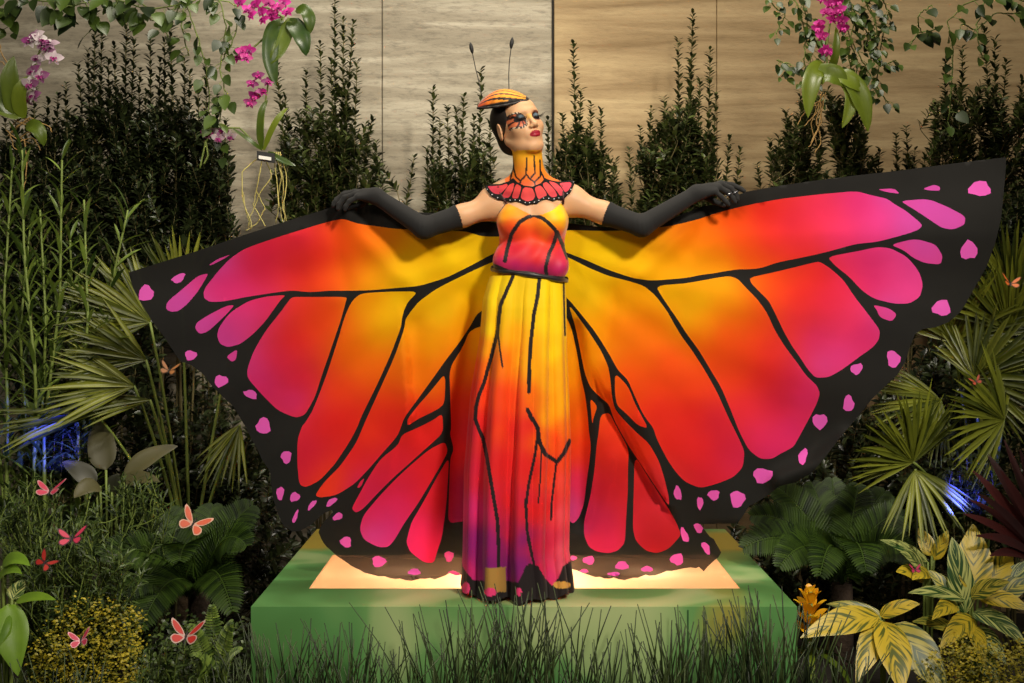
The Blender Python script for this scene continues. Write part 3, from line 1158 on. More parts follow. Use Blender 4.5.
# waistband roll
a = np.linspace(0, 2 * math.pi, 60)
cx0 = w(529.5, 275)[0]
ring = np.stack([cx0 + 0.128 * np.cos(a), 0.0 + 0.105 * np.sin(a) - 0.0, np.interp(np.cos(a), [-1, 1], [w(0, 268)[2], w(0, 279)[2]]) - 0.006 * (np.sin(a) < 0)], 1)
V_, f_ = tube(ring, 0.009 + 0.002 * np.sin(a * 7), 8, False)
mb = MB()
mb.add(V_, f_)
mb.build('waistband', plain('black_satin', (28, 24, 26), 0.4, sheen=0.2), person)
# shoulder straps
for pts in ([(506.5, 203.5), (503.5, 199), (500, 193), (498, 187)], [(563, 204), (563.5, 198), (563, 192), (562, 186)]):
    P_ = np.array(pts, float)
    yy = drape(P_, 0.004)
    V_, f_ = tube(WA(P_, 0) * 0 + np.array([W(p[0], p[1], y) for p, y in zip(P_, yy)]), 0.0042, 6)
    mb = MB()
    mb.add(V_, f_)
    mb.build('shoulder_strap', plain('dark_red_trim', (58, 10, 16), 0.5), person)

# --- scalloped wing collar
ol = [(484.5, 186), (487, 191), (492, 196.5), (498, 199.5), (505, 200.5), (511, 202), (516, 201), (521, 202.5), (527, 205), (532.5, 203.5), (537, 203.5), (542, 200), (547, 199), (553, 201), (558, 199),
      (563, 200), (567, 195.5), (571, 192), (574.5, 183.5), (573, 180), (566, 181), (558, 181.5), (550, 180), (545, 178), (541, 183), (533, 186.5), (524, 185.5), (517, 182), (513, 178), (509, 181), (500, 184), (492, 184)]
cells = [[(487.5, 186), (493, 186), (501, 185.5), (507, 183.5), (508, 186), (500, 194.5), (494, 193.5), (490, 190)],
         [(509, 184.5), (514.5, 182.5), (513, 190), (509.5, 197.5), (504, 198), (501.5, 196)],
         [(516, 183.5), (521.5, 186.5), (520, 193), (518, 198.5), (513, 198.5), (512, 196)],
         [(523.5, 187), (532.5, 188), (535.5, 196), (533, 200), (527.5, 201.5), (522.5, 199.5), (520.5, 197)],
         [(534.5, 187.5), (540.5, 185), (546, 192), (547, 195.5), (543, 197), (539, 199.5), (537, 197)],
         [(542, 184), (546.5, 181.5), (555, 190), (557.5, 196), (553, 197.5), (549.5, 196)],
         [(548, 180.8), (556, 182.8), (562.5, 189), (564.5, 195), (560, 196), (557.5, 192)],
         [(559, 183), (571, 182), (571.5, 185), (568.5, 190.5), (565, 192.5), (562, 187.5)]]
cd = []
for i in range(22):
    t = i / 21 * 20
    a0, f0 = int(t), t - int(t)
    a0 = min(a0, 18)
    p = np.array(ol[a0]) * (1 - f0) + np.array(ol[a0 + 1]) * f0
    cd.append(dot(p[0] + (0.5 if p[0] < 528 else -0.5), p[1] - 1.5, 0.55, 0.5))
ctrl = [(490, 188, (196, 60, 110)), (505, 185, (240, 80, 60)), (505, 196, (196, 52, 84)), (518, 186, (244, 90, 50)), (516, 197, (214, 60, 84)), (528, 189, (238, 84, 66)), (528, 199, (232, 92, 110)),
        (538, 188, (236, 80, 60)), (541, 197, (226, 84, 104)), (553, 195, (226, 88, 108)), (548, 183, (240, 90, 60)), (566, 186, (214, 62, 96)), (560, 192, (220, 74, 100))]
col_o = cloth_panel('collar', ol, cells, cd, ctrl, lambda P: drape(P, 0.007) - 0.003 * (np.abs(P[:, 0] - 529) > 38), person, 2.0, (228, 222, 226))
sl = col_o.modifiers.new('thickness', 'SOLIDIFY')
sl.thickness = 0.0025

# --- fascinator: butterfly-wing cap with antennae
hp = new_obj('headpiece', None)
hp.parent = person
A0, A1 = W(478, 106.5, -0.005), W(527.5, 98.5, -0.045)
axl = unit(A1 - A0)
upv = unit(np.array([-0.10, -0.30, 1.0]) - axl * (np.array([-0.10, -0.30, 1.0]) @ axl))
acr = np.cross(upv, axl)
nu, nv = 120, 80
u = np.linspace(0, 1, nu)
vv = np.linspace(-1, 1, nv)
U, Vv = np.meshgrid(u, vv, indexing='ij')
wid = 0.058 * np.sin(math.pi * (U * 0.94 + 0.03)) ** 0.75
hgt = 0.040 * np.sin(math.pi * (U * 0.94 + 0.03)) ** 0.65 * (1 + 0.25 * np.sin(U * 3))
L_ = np.linalg.norm(A1 - A0)
scal = 1 + 0.03 * np.sin(U * 34)
pos = A0 + axl * (U * L_)[..., None] + acr * (wid * Vv * scal)[..., None] + upv * (hgt * np.sqrt(np.clip(1 - Vv * Vv, 0, 1)) - 0.004)[..., None]
ii = np.arange(nu - 1)[:, None] * nv + np.arange(nv - 1)[None]
q = np.stack([ii, ii + nv, ii + nv + 1, ii + 1], -1).reshape(-1, 4)
fan = np.arctan2(Vv * 0.55, U + 0.12) * 1.0
cc = np.where(U[..., None] < 0.35, s2l((214, 84, 22)), s2l((242, 150, 26)))
f = np.clip((U - 0.1) / 0.5, 0, 1)[..., None]
cc = s2l((222, 78, 18)) * (1 - f) + s2l((244, 160, 34)) * f
sv = Vv + 0.25 * (U - 0.5)
stripe = (np.min(np.abs(sv[..., None] - np.array([-0.86, -0.62, -0.34, -0.02, 0.34, 0.7])), -1) < 0.045) | (Vv < -0.955) | (Vv > 0.93) | (U > 0.975) 
cc = np.where(stripe[..., None], s2l((28, 20, 16)), cc)
cap_o = mesh('cap', pos.reshape(-1, 3), q, SATIN, hp, col=cc.reshape(-1, 3))
cap_o.modifiers.new('thickness', 'SOLIDIFY').thickness = 0.004
rim = np.concatenate([pos[:, 0], pos[::-1, -1]])
mb = MB()
mb.add(*tube(rim, 0.0045, 6))
mb.build('rim', plain('dark_brown_rim', (36, 26, 22), 0.6), hp)
for pts in ([(482, 97, -0.01), (478.5, 80, 0.0), (475, 66, 0.004), (472.2, 52, 0.006)], [(509, 92, -0.02), (508.7, 76, -0.02), (509.3, 62, -0.018), (511.2, 47, -0.016)]):
    P_ = np.array([W(*p) for p in pts])
    tt = np.linspace(0, 3, 16)
    Q = np.stack([np.interp(tt, range(4), P_[:, k]) for k in range(3)], 1)
    mb = MB()
    mb.add(*tube(Q, 0.0016, 5))
    an = mb.build('antenna', BLACKM, hp)
    d = unit(Q[-1] - Q[-4])
    s_ = np.linspace(0, 1, 9)
    mb = MB()
    mb.add(*tube(Q[-1] - d * 0.006 + d * 0.040 * s_[:, None], 0.0075 * np.sin(math.pi * (s_ * 0.9 + 0.06)) ** 0.7, 8))
    mb.build('antenna_tip', BLACKM, an)

# --- skirt: pleated tube, printed
nr, na = 250, 420
pyr = np.linspace(276, 601, nr)
lx = np.interp(pyr, [276, 285, 300, 340, 400, 480, 560, 590, 601], [490, 487, 483, 480, 470.5, 464, 463, 462, 461])
rx = np.interp(pyr, [276, 285, 300, 350, 400, 450, 520, 560, 590, 601], [564, 565, 566, 566, 568, 569.5, 568, 567, 571, 572])
a = np.linspace(0, 2 * math.pi, na, endpoint=False)
tt = (pyr - 276) / 325.0
hw = (rx - lx) / 2 / F * 4.2
cxr = ((rx + lx) / 2 - 512) / F * 4.2
dep = np.interp(tt, [0, 0.1, 0.5, 1], [0.102, 0.118, 0.140, 0.168])
amp = np.interp(tt, [0, 0.08, 0.3, 0.7, 1], [0.001, 0.005, 0.011, 0.017, 0.021])
fold = lambda al, t: (0.95 * np.abs(np.sin(al * 4.5 + 0.95 + 0.35 * t)) ** 0.7 + 0.50 * np.abs(np.sin(al * 6.5 + 2.3 - 0.5 * t)) + 0.16 * np.sin(al * 12 + 1.0 + 1.2 * t) + 0.05 * np.sin(al * 23 + 0.3)) - 0.75
Al, Tt = np.meshgrid(a, tt, indexing='xy')
fd = fold(Al, Tt)
R_x = hw[:, None] + amp[:, None] * fd * 0.5
R_y = dep[:, None] + amp[:, None] * fd * 3.3
zrow = CAMZ - (pyr - HZ) / F * 4.2
zrow = zrow[0] + (zrow - zrow[0]) * ((zrow[0] - (PZ + 0.006)) / (zrow[0] - zrow[-1]))
X = cxr[:, None] + R_x * np.cos(Al)
Yy = 0.0 + R_y * np.sin(Al)
Z = np.repeat(zrow[:, None], na, 1)
Z += np.clip((Tt - 0.9) / 0.1, 0, 1) * (0.006 + 0.006 * np.sin(Al * 9) + 0.004 * np.sin(Al * 17))
Vs = np.stack([X, Yy, Z], -1)
fr = Yy < 0
front = np.stack([X, -np.abs(Yy), Z], -1).reshape(-1, 3)
P = np.stack(PX(front), 1)
sk = [(500, 285, 'Y'), (520, 285, 'B'), (550, 290, 'Y'), (488, 300, 'Y'), (515, 310, 'B'), (545, 320, 'Y'), (560, 320, 'Y'), (490, 330, 'Y'), (516, 335, 'A'), (485, 350, 'A'), (555, 355, 'Y'), (562, 360, 'A'),
      (475, 345, 'O'), (472, 365, 'T'), (490, 370, 'O'), (505, 360, 'O'), (520, 360, 'A'), (535, 370, 'A'), (552, 385, (252, 180, 8)), (470, 390, 'R'), (485, 395, 'T'), (500, 395, 'T'), (515, 400, 'T'), (530, 395, 'O'),
      (555, 410, 'A'), (545, 420, 'A'), (565, 400, 'A'), (545, 440, 'O'), (556, 440, 'T'), (468, 430, 'C'), (485, 425, 'R'), (500, 430, 'T'), (515, 430, 'R'), (530, 425, 'R'), (565, 430, 'O'), (566, 460, 'T'),
      (466, 470, 'C'), (478, 470, 'C'), (490, 470, 'R'), (505, 465, 'R'), (520, 465, 'R'), (535, 470, 'R'), (548, 475, 'T'), (560, 480, (248, 70, 60)), (467, 510, 'M'), (480, 510, 'M'), (495, 505, 'C'), (508, 500, 'R'), (520, 500, 'C'),
      (533, 510, 'R'), (545, 510, 'R'), (560, 515, (250, 80, 90)), (467, 545, (150, 24, 116)), (482, 540, (140, 24, 114)), (497, 545, (150, 24, 112)), (510, 535, 'C'), (523, 540, 'V'), (536, 545, 'C'), (548, 545, 'C'), (560, 550, (250, 90, 110)),
      (470, 570, 'M'), (485, 565, 'V'), (500, 570, (130, 22, 110)), (512, 570, 'V'), (524, 565, 'V'), (540, 570, 'C'), (550, 575, 'M'), (560, 570, (240, 90, 110))]
sc = field_colour(P, sk, 8)
vl = [([(513, 276), (507, 290), (500.5, 305), (498.5, 320), (497.6, 332), (491, 358), (484, 383), (479, 395), (476, 407), (475.3, 419), (479, 430), (483, 438), (487, 458), (491, 482), (494.5, 503), (497.4, 520), (498.6, 545), (498.6, 570)], 1.9),
      ([(498, 333), (500, 350), (502.5, 367)], 0.9), ([(539.6, 277), (537.5, 297), (534, 314), (531, 340), (529.5, 362), (528.8, 392)], 1.9), ([(527.6, 410), (531, 417), (537.4, 427), (539.4, 442), (545, 454), (557, 462), (564, 453), (569.6, 441)], 2.1),
      ([(538.5, 430), (535, 455), (528.5, 485), (526, 505), (527, 530), (532, 556)], 1.5), ([(541, 452), (540.5, 475), (538.4, 503)], 0.8), ([(556.5, 462), (554, 482), (551.5, 505), (551, 520)], 1.1), ([(563.6, 278), (564, 300), (565, 335)], 0.9),
      ([(525, 500), (528, 540), (538, 580)], 1.2)]
mk = np.zeros(len(P), bool)
for l, r in vl:
    mk |= segdist(P, l) < r
hemy = np.interp(P[:, 0], [460, 466, 473, 485, 500, 510, 518, 526, 530, 538, 545, 552, 558, 563, 572], [562, 572, 580, 581, 579, 581, 583, 566, 563, 566, 578, 586, 578, 566, 560])
mk |= P[:, 1] > hemy
sc[mk] = s2l((34, 26, 28))
tanp = inpoly(P, [(485, 568), (506, 567), (506, 592), (485, 592)])
sc[tanp] = s2l((170, 128, 62))
for (x, y, rx_, ry_) in ((490.5, 592, 6.5, 4.2), (466, 588, 4, 6), (519, 592, 3, 4)):
    e = ((P[:, 0] - x) / rx_) ** 2 + ((P[:, 1] - y) / ry_) ** 2 < 1
    sc[e] = s2l((232, 60, 120))
gold = ((P[:, 0] - 562) / 9) ** 2 + ((P[:, 1] - 585) / 3.5) ** 2 < 1
sc[gold] = s2l((206, 150, 70))
ii = np.arange(nr - 1)[:, None] * na + np.arange(na)[None]
jj = np.arange(nr - 1)[:, None] * na + (np.arange(na)[None] + 1) % na
q = np.stack([ii, ii + na, jj + na, jj], -1).reshape(-1, 4)
SKIRTM = paint_mat('printed_skirt_cloth', 0.65, sheen=0.08, transl=0.06, spec=0.2)
mesh('skirt', Vs.reshape(-1, 3), q, SKIRTM, person, col=sc)


# --- the two wing cloths
def ridge(P, line, wdt, amp):
    return amp * np.exp(-(segdist(P, line) / wdt) ** 2)


def step(P, a, b, wdt, amp):
    """a fold edge: cloth on one side of a-b lies proud of the other and falls back"""
    a, b = np.asarray(a, float), np.asarray(b, float)
    t = (b - a) / np.linalg.norm(b - a)
    n = np.array([-t[1], t[0]])
    s = (P - a) @ n
    l = (P - a) @ t
    L = np.linalg.norm(b - a)
    win = 1 / (1 + np.exp(-(l) / 8)) / (1 + np.exp((l - L) / 8))
    return amp * win * np.where(s > 0, np.exp(-s / wdt), 0) * 1 / (1 + np.exp(-s / 0.8))


def wing_depth(side):
    def f(P):
        px, py = P[:, 0], P[:, 1]
        t = np.clip((py - 235) / 330, 0, 1)
        r = np.hypot(px - 530, py - 235)
        y = 0.055 + 0.17 * t - 0.10 * (np.abs(px - 530) / 470) ** 2
        # near the hands the hem runs through the fingers
        ang = np.arctan2(py - 235, np.abs(px - 530))
        y += 0.010 * np.sin(ang * 11 + 0.6) * np.clip(r / 200, 0, 1) * np.clip((py - 225) / 60, 0, 1)
        y += 0.004 * np.sin(ang * 27 + 1.0 + r * 0.01) * np.clip(r / 220, 0, 1)
        y += 0.006 * np.sin(px * 0.055 + 0.8) * np.clip((py - 420) / 100, 0, 1)
        if side < 0:
            y += ridge(P, [(352, 224), (380, 255), (412, 287)], 12, -0.016) + ridge(P, [(372, 228), (398, 258)], 10, 0.012)
            y += ridge(P, [(432, 240), (455, 268)], 12, -0.010) + ridge(P, [(300, 235), (318, 290)], 16, -0.008) + ridge(P, [(330, 225), (345, 285)], 9, 0.008)
            y += step(P, (404, 318), (414, 430), 18, -0.040) + ridge(P, [(415, 325), (420, 430)], 9, 0.012)
            y += ridge(P, [(478, 300), (462, 400), (455, 520)], 13, 0.06)
            y += step(P, (398, 440), (392, 490), 14, -0.012)
            y += ridge(P, [(345, 205), (353, 196)], 14, -0.030)
        else:
            y += ridge(P, [(690, 222), (660, 255), (640, 276)], 10, -0.015) + ridge(P, [(712, 216), (690, 250)], 9, 0.012)
            y += ridge(P, [(600, 236), (585, 250)], 8, -0.006) + ridge(P, [(612, 292), (604, 350)], 9, 0.015)
            y += step(P, (602, 385), (671, 512), 34, 0.075) + ridge(P, [(640, 420), (664, 480)], 8, -0.014)
            y += ridge(P, [(572, 330), (580, 420), (578, 520)], 9, 0.045) + ridge(P, [(615, 460), (600, 530)], 10, -0.012)
            y += ridge(P, [(735, 195), (742, 190)], 14, -0.030)
            y += ridge(P, [(780, 480), (815, 466), (845, 440)], 10, -0.045)
            y += 0.05 * np.clip((px - 690) / 30, 0, 1) * np.clip((py - 522) / 12, 0, 1)
        return y
    return f


def sheer_f(P):
    return np.clip(0.99 - 0.06 * np.clip((P[:, 1] - 540) / 22, 0, 1), 0, 1)


LW_out = [(128.5, 272.5), (165, 261), (200, 250), (250, 233), (290, 220), (320, 211), (345, 202), (385, 206), (412, 212), (455, 214), (500, 224), (503, 300), (503, 560), (470, 574), (456, 575), (450, 573), (436, 579), (425, 578.5), (411, 580.5),
          (400, 579), (390, 578.5), (378, 576), (365, 572.5), (352, 566), (343, 561), (335, 555), (326, 546.5), (321, 539), (318.5, 532), (322, 524), (333, 512), (331.5, 510), (323, 514), (312, 524), (300, 531), (292, 531.5), (283, 525), (278, 514), (273, 498),
          (271, 482), (270, 471), (262, 460), (257, 448), (252, 440), (245, 426), (233, 406), (222, 396), (212, 386), (202, 373), (191, 365), (180, 361), (172, 349), (165, 338), (152, 321), (140, 301), (133, 288)]
LW_cells = [
    [(203.6, 292), (206, 286.5), (217.7, 271.8), (229.4, 259.1), (245, 248.4), (276.3, 237.6), (320, 224), (337.3, 219.6), (344.2, 219.1), (358.8, 223.9), (374.5, 225.9), (394, 228.8), (430, 230.5), (465, 231), (482, 236.5), (505, 236.6), (505, 250), (494.6, 252.7), (472, 265), (446.7, 277.7), (419.4, 286), (396, 288), (368.6, 290.4), (349, 290.7), (329.5, 290.7), (310, 292.3), (291.9, 290.4), (276.3, 292.3), (247, 296.8), (223.5, 301.5), (209.8, 302), (204, 298)],
    [(207.9, 273.4), (198, 275.7), (184.5, 287.4), (166.9, 302), (165.9, 309), (170.8, 311.8), (178.6, 311.2), (188.4, 303), (198, 291.3), (206.9, 276.7)],
    [(208.3, 265.4), (217.7, 259), (231.3, 254.2), (223.5, 259), (211.8, 265)],
    [(234.7, 304.9), (226, 306), (209.3, 314.6), (196.6, 322.5), (195, 328.3), (199.5, 334), (207.3, 332), (217, 323.4), (226.9, 313.7)],
    [(286, 294.8), (266, 296.5), (248.4, 301), (229.8, 312.7), (219, 327.3), (217, 336), (220, 344), (227.9, 347.3), (240.5, 344), (254.2, 333.2), (266, 320.5), (275.7, 306.8), (280.6, 300)],
    [(237.6, 348.8), (226, 356.6), (231.8, 362), (236, 359.6)],
    [(291.9, 296.8), (310, 297), (347, 296.8), (346, 301), (341, 319.5), (330.4, 350.8), (321.6, 376), (314.8, 397.7), (305, 415), (295.2, 417.8), (277.7, 410.4), (262, 394.7), (247.4, 378), (247.4, 368.4), (254.2, 349.8), (266, 330.3), (281.6, 310.7), (286.4, 304)],
    [(351.9, 301), (360.8, 293.3), (388, 291.7), (418.4, 291.3), (407.7, 302), (403.8, 310.9), (402, 318), (401, 327.3), (391.5, 352.7), (377.5, 384), (362.5, 414), (356, 430), (349.5, 442), (335, 464), (319.8, 480.5), (306, 487.4), (299.3, 484.5), (297.4, 465), (297.4, 439.5), (302.3, 425.9), (305, 423), (312.8, 410.4), (325.5, 378), (336.3, 345), (345, 315.6)],
    [(505, 258), (489.7, 263), (466.3, 273.8), (437, 288.4), (419.4, 301), (411.6, 310.5), (405.5, 319), (404.5, 328), (394.7, 356.6), (380.5, 387.9), (365, 422), (356, 443.4), (340.4, 465.9), (323.8, 482.5), (315, 495.2), (319.8, 497.7), (336.4, 495.2), (355, 483.5), (370.6, 466.9), (382.3, 453.2), (398, 435.6), (404, 418), (416, 401.6), (431.8, 380), (445.5, 360.5), (459, 343), (469, 328.3), (478, 312), (505, 300)],
    [(443.5, 375), (445.5, 380), (444.5, 403.5), (437.7, 409.4), (418, 419), (407.4, 426), (407.4, 419), (418, 405.5), (431.8, 389.8)],
    [(442.5, 413.3), (443.2, 432.7), (429.4, 445.4), (409.8, 463), (392.3, 478.6), (378.6, 492.3), (363, 508.9), (356, 512.8), (351.8, 508.9), (355, 502), (368.8, 476.6), (380.5, 459), (398, 445.4), (402, 434.6), (417.7, 427.8), (433.3, 420)],
    [(445, 441.5), (448, 451.3), (441, 465), (429.4, 484.5), (417.7, 504), (404, 523.5), (395.2, 539), (388.4, 547), (378.6, 547.3), (364, 540), (359.6, 529.4), (363, 515.7), (378.6, 497), (394.2, 480.5), (409.8, 465.9), (429.4, 449.3)],
    [(449, 457), (448, 478.6), (446, 507.9), (442, 537.2), (437, 552), (434, 563), (423.8, 562.5), (410, 551.8), (406.2, 542), (409, 531), (411.8, 521.6), (423.5, 502), (437.2, 476.6)],
    [(449.4, 368.4), (463, 346.9), (470, 329.3), (505, 320), (505, 519), (464.5, 521), (448, 523.5), (449, 498), (450, 459), (453.8, 449.3), (449.9, 433.7), (451.3, 429), (450.3, 397.7)],
    [(364.5, 478), (360.5, 481), (357, 487.5), (359, 488), (362, 485)]]
LW_dots = [dot(178.6, 278.2, 7.2, 4, -30), dot(146, 293.3, 7.5, 8.2, 20), dot(190.7, 355.3, 6, 5), dot(221, 381, 7, 5.8, -15), dot(250.7, 394.3, 7, 4.2, 20), dot(263.4, 426, 7.2, 8.3), dot(286.3, 457, 5.2, 6.5), dot(280.2, 493.2, 3.8, 6.8, 5), dot(294.8, 497, 5.3, 4.5, -30),
           dot(295.4, 516.7, 1.9, 7.2, 20), dot(312, 505, 2.3, 6.4, 40), dot(331.5, 502, 2.8, 6.6, 52), dot(337.8, 516.6, 5.4, 3.4, -28), dot(346, 542, 5.8, 5.4, 40), dot(378.8, 561.5, 7, 5.6), dot(414.4, 571.9, 6.4, 3.2), dot(449, 556.3, 4.6, 5.4), dot(453, 573.5, 6, 2.6)]
LW_ctrl = [(480, 242, 'B'), (450, 255, 'Y'), (480, 290, 'Y'), (440, 310, 'B'), (415, 275, 'Y'), (400, 262, 'B'), (400, 298, 'Y'), (430, 345, 'A'), (372, 280, 'A'), (362, 305, 'A'), (385, 320, 'Y'), (375, 335, 'A'), (420, 385, 'A'), (345, 245, 'T'), (360, 240, 'O'), (390, 240, (240, 120, 10)), (425, 238, 'A'), (340, 275, 'O'),
           (360, 365, 'O'), (350, 345, 'O'), (385, 375, 'O'), (440, 385, 'O'), (320, 255, 'R'), (318, 280, 'T'), (330, 310, 'T'), (315, 325, 'T'), (340, 390, 'T'), (395, 400, 'T'), (395, 415, 'R'), (300, 240, 'C'), (300, 270, (232, 30, 48)), (300, 310, (240, 50, 40)), (295, 340, 'R'), (330, 425, 'R'), (350, 420, 'R'), (370, 430, 'T'), (385, 425, 'R'), (355, 455, 'R'), (420, 412, 'R'), (435, 430, 'R'), (420, 440, 'R'),
           (260, 270, 'C'), (265, 250, 'C'), (280, 360, 'C'), (300, 380, (226, 28, 60)), (310, 450, 'C'), (335, 475, 'T'), (325, 490, 'T'), (430, 475, 'R'), (410, 490, 'C'), (400, 455, 'C'), (225, 285, 'M'), (240, 295, 'M'), (270, 305, 'M'), (262, 385, 'M'), (295, 400, (212, 44, 130)), (255, 370, (200, 46, 120)), (301, 470, 'C'), (380, 480, 'C'), (360, 500, 'C'), (375, 510, 'M'), (400, 505, 'M'),
           (180, 305, 'P'), (205, 325, 'P'), (225, 335, (206, 60, 150)), (245, 320, (222, 62, 142)), (218, 262, 'P'), (232, 356, 'P'), (375, 535, 'P'), (390, 530, (206, 50, 150)), (425, 550, 'H'), (420, 530, 'H'), (435, 500, 'R'), (460, 370, 'O'), (470, 345, 'A'), (460, 400, 'R'), (475, 430, 'C'), (460, 450, 'R'), (460, 490, (120, 12, 70)), (460, 515, (110, 20, 80)), (495, 330, 'A'), (360, 483, 'M')]
cloth_panel('wing_cloth', LW_out, LW_cells, LW_dots, LW_ctrl, wing_depth(-1), person, 4.5, sheer=sheer_f)

RW_out = [(560, 222), (600, 227), (640, 227), (665, 222), (683, 214), (702, 206.5), (722, 203), (735, 196), (747, 191.5), (778, 186), (817, 180.3), (856, 175.4), (900, 170.5), (930, 166.5), (962.6, 162.3), (1006, 157.2), (1006, 167), (1004, 190), (1001.5, 216.3), (998, 232), (994.8, 244.7), (987, 265.6), (980, 278.8), (973.8, 289), (966, 303), (960, 312.5), (948.4, 322.3), (934.8, 327.5), (923, 329), (915.2, 334), (910.4, 345.7), (905.5, 361.3), (898, 374), (889.8, 382), (871.6, 399.3), (858, 416.9), (842.3, 434.5), (824.8, 457.9), (811, 473.5), (795.5, 482.3),
          (779.8, 486), (768, 495), (757, 502), (749, 506), (743.5, 515), (737.6, 523.5), (715, 524), (700, 524), (707, 533), (716, 544), (722, 552.5), (712, 563), (703.5, 571.5), (698.5, 567), (696, 567.5), (684.5, 568), (676, 570), (667, 571), (655, 575), (646, 575.5), (637.7, 577.5), (624, 579.8), (614, 578), (604.5, 578.9), (595, 577), (586.9, 574), (573, 569), (560, 562), (545, 560), (545, 300)]
RW_cells = [
    [(545, 231), (573, 230), (600, 231), (640, 230.5), (675, 225), (698.4, 219.3), (718, 212.5), (745.3, 205.6), (778, 199.2), (817, 194.5), (856, 191), (870, 194.9), (887.5, 198.8), (895.3, 204.7), (905.8, 210.6), (922.8, 224.8), (919, 229.6), (905.8, 234.3), (877.4, 241.9), (856, 243.8), (825, 252.5), (797.7, 258.4), (778, 262.3), (758.6, 268.8), (735, 269.5), (715.6, 273), (700, 275), (686.7, 277.9), (651.6, 280.8), (632, 277.9), (608.6, 270), (589, 261.3), (569.5, 253.5), (545, 245)],
    [(545, 249), (568.6, 257.4), (589, 268), (608.6, 276), (628, 280.8), (643.8, 285.7), (655.5, 295.5), (667, 311), (672.8, 321.5), (680.6, 335), (692.3, 350.8), (706, 372.3), (717.3, 392.5), (728, 416.9), (738.8, 438.4), (744.7, 452), (742.7, 467.7), (733, 477.4), (715.4, 484.3), (699.8, 488.2), (684.5, 481.5), (674.8, 470.8), (667, 459), (657, 439.5), (653.3, 427.8), (643.5, 415.2), (633.8, 393.8), (627.9, 380), (618, 370.3), (608.4, 352.7), (594.7, 331), (579, 311.7), (569.3, 300), (560, 292), (545, 290)],
    [(655.5, 285.7), (686.7, 283.4), (727.9, 275.6), (737.7, 278.6), (745.5, 287.3), (757.2, 299), (767, 312.7), (774.8, 330.3), (784.5, 346), (796.3, 361.6), (806, 375.5), (817, 385.6), (819.9, 393.4), (817, 403.2), (809, 418.8), (799.4, 436.4), (793.5, 447), (781.8, 453), (772, 458.9), (760.3, 458.9), (748.6, 450), (738.8, 430.5), (730, 408), (721.5, 388), (710.3, 369.4), (698.6, 349.8), (686.9, 334.2), (677, 318.6), (663.4, 299)],
    [(749.4, 277.6), (776.7, 271.7), (811.9, 263), (819.5, 261.5), (829.3, 267.6), (843, 279.3), (854.7, 296.9), (868.4, 314.5), (880, 330), (879, 339.8), (872.3, 347.7), (858.6, 357.4), (843, 369), (829.3, 377), (815.6, 378), (807.5, 369), (800, 357.4), (792, 346), (784, 332), (776.7, 316.6), (769, 301), (759, 291.3), (751.3, 283.4)],
    [(827.3, 256.8), (858.6, 251), (877.4, 247), (890, 248), (905.8, 256), (915, 266), (920, 274), (923, 285), (920, 296.9), (909.4, 303.7), (893.8, 303.7), (874.2, 298.8), (862.5, 291), (848.8, 276.4), (835, 265.6)],
    [(890.6, 244.7), (911.5, 239.4), (921, 240), (936, 244.7), (942.7, 256), (940.8, 264.6), (924.7, 263), (913.4, 258), (903.9, 250.4)],
    [(900, 200.8), (928.5, 198.9), (947.5, 206.8), (965.5, 216.3), (964.5, 224.8), (953, 229.6), (941.8, 228), (924.7, 216.3), (911.5, 207.8)],
    [(877, 189.2), (894.4, 188.5), (900, 194), (886.8, 192)], [(922.8, 188.8), (934.2, 184.5), (940, 187), (939.9, 190.7), (928.5, 190.4)],
    [(873, 304.7), (889.8, 308.6), (897, 314.5), (891.8, 321.7), (880, 317.4), (877, 310.5)],
    [(545, 300), (556, 302), (563.4, 311.7), (571.3, 327.3), (577, 352.7), (581, 378), (585, 393.8), (587.5, 413.3), (589, 432.8), (590.8, 445), (589.8, 459), (587, 478.6), (584, 504), (579, 517.7), (573.2, 524), (568.3, 519.6), (545, 490)],
    [(568, 303), (575, 325), (580, 348.8), (584.5, 372.3), (590, 387), (600.5, 397.6), (609, 404.4), (614, 420), (628, 445), (649, 476.6), (669, 507), (669, 498), (665, 480.5), (659, 461), (649, 443.4), (637.7, 433.7), (624, 420), (615, 409.4), (612, 398), (610.3, 378), (608, 366), (601, 350.5), (588, 330.5)],
    [(615, 373), (627.9, 386), (635.7, 405.5), (648.5, 428.5), (638, 425.5), (626, 413.3), (617, 405.5), (614.8, 391.8)],
    [(589.8, 397.7), (597.6, 406.4), (593.7, 417), (592.3, 425)],
    [(609.3, 412.3), (600.5, 415.2), (598.6, 432.8), (596.6, 445.4), (594.7, 468.8), (590.8, 494.2), (584, 521.6), (584, 535.2), (588.8, 547), (596.6, 551.5), (608.4, 553.5), (618, 550.5), (625, 542.7), (626, 519.3), (627.9, 490), (627.9, 468.8), (628.9, 449.3), (616, 425.9)],
    [(634.7, 455), (649, 478.6), (669, 509), (676.7, 523.5), (680.6, 533.3), (679.6, 536.9), (669, 548.6), (657, 553.5), (645.5, 550.5), (635.7, 540.8), (632.8, 529), (633.8, 490)]]
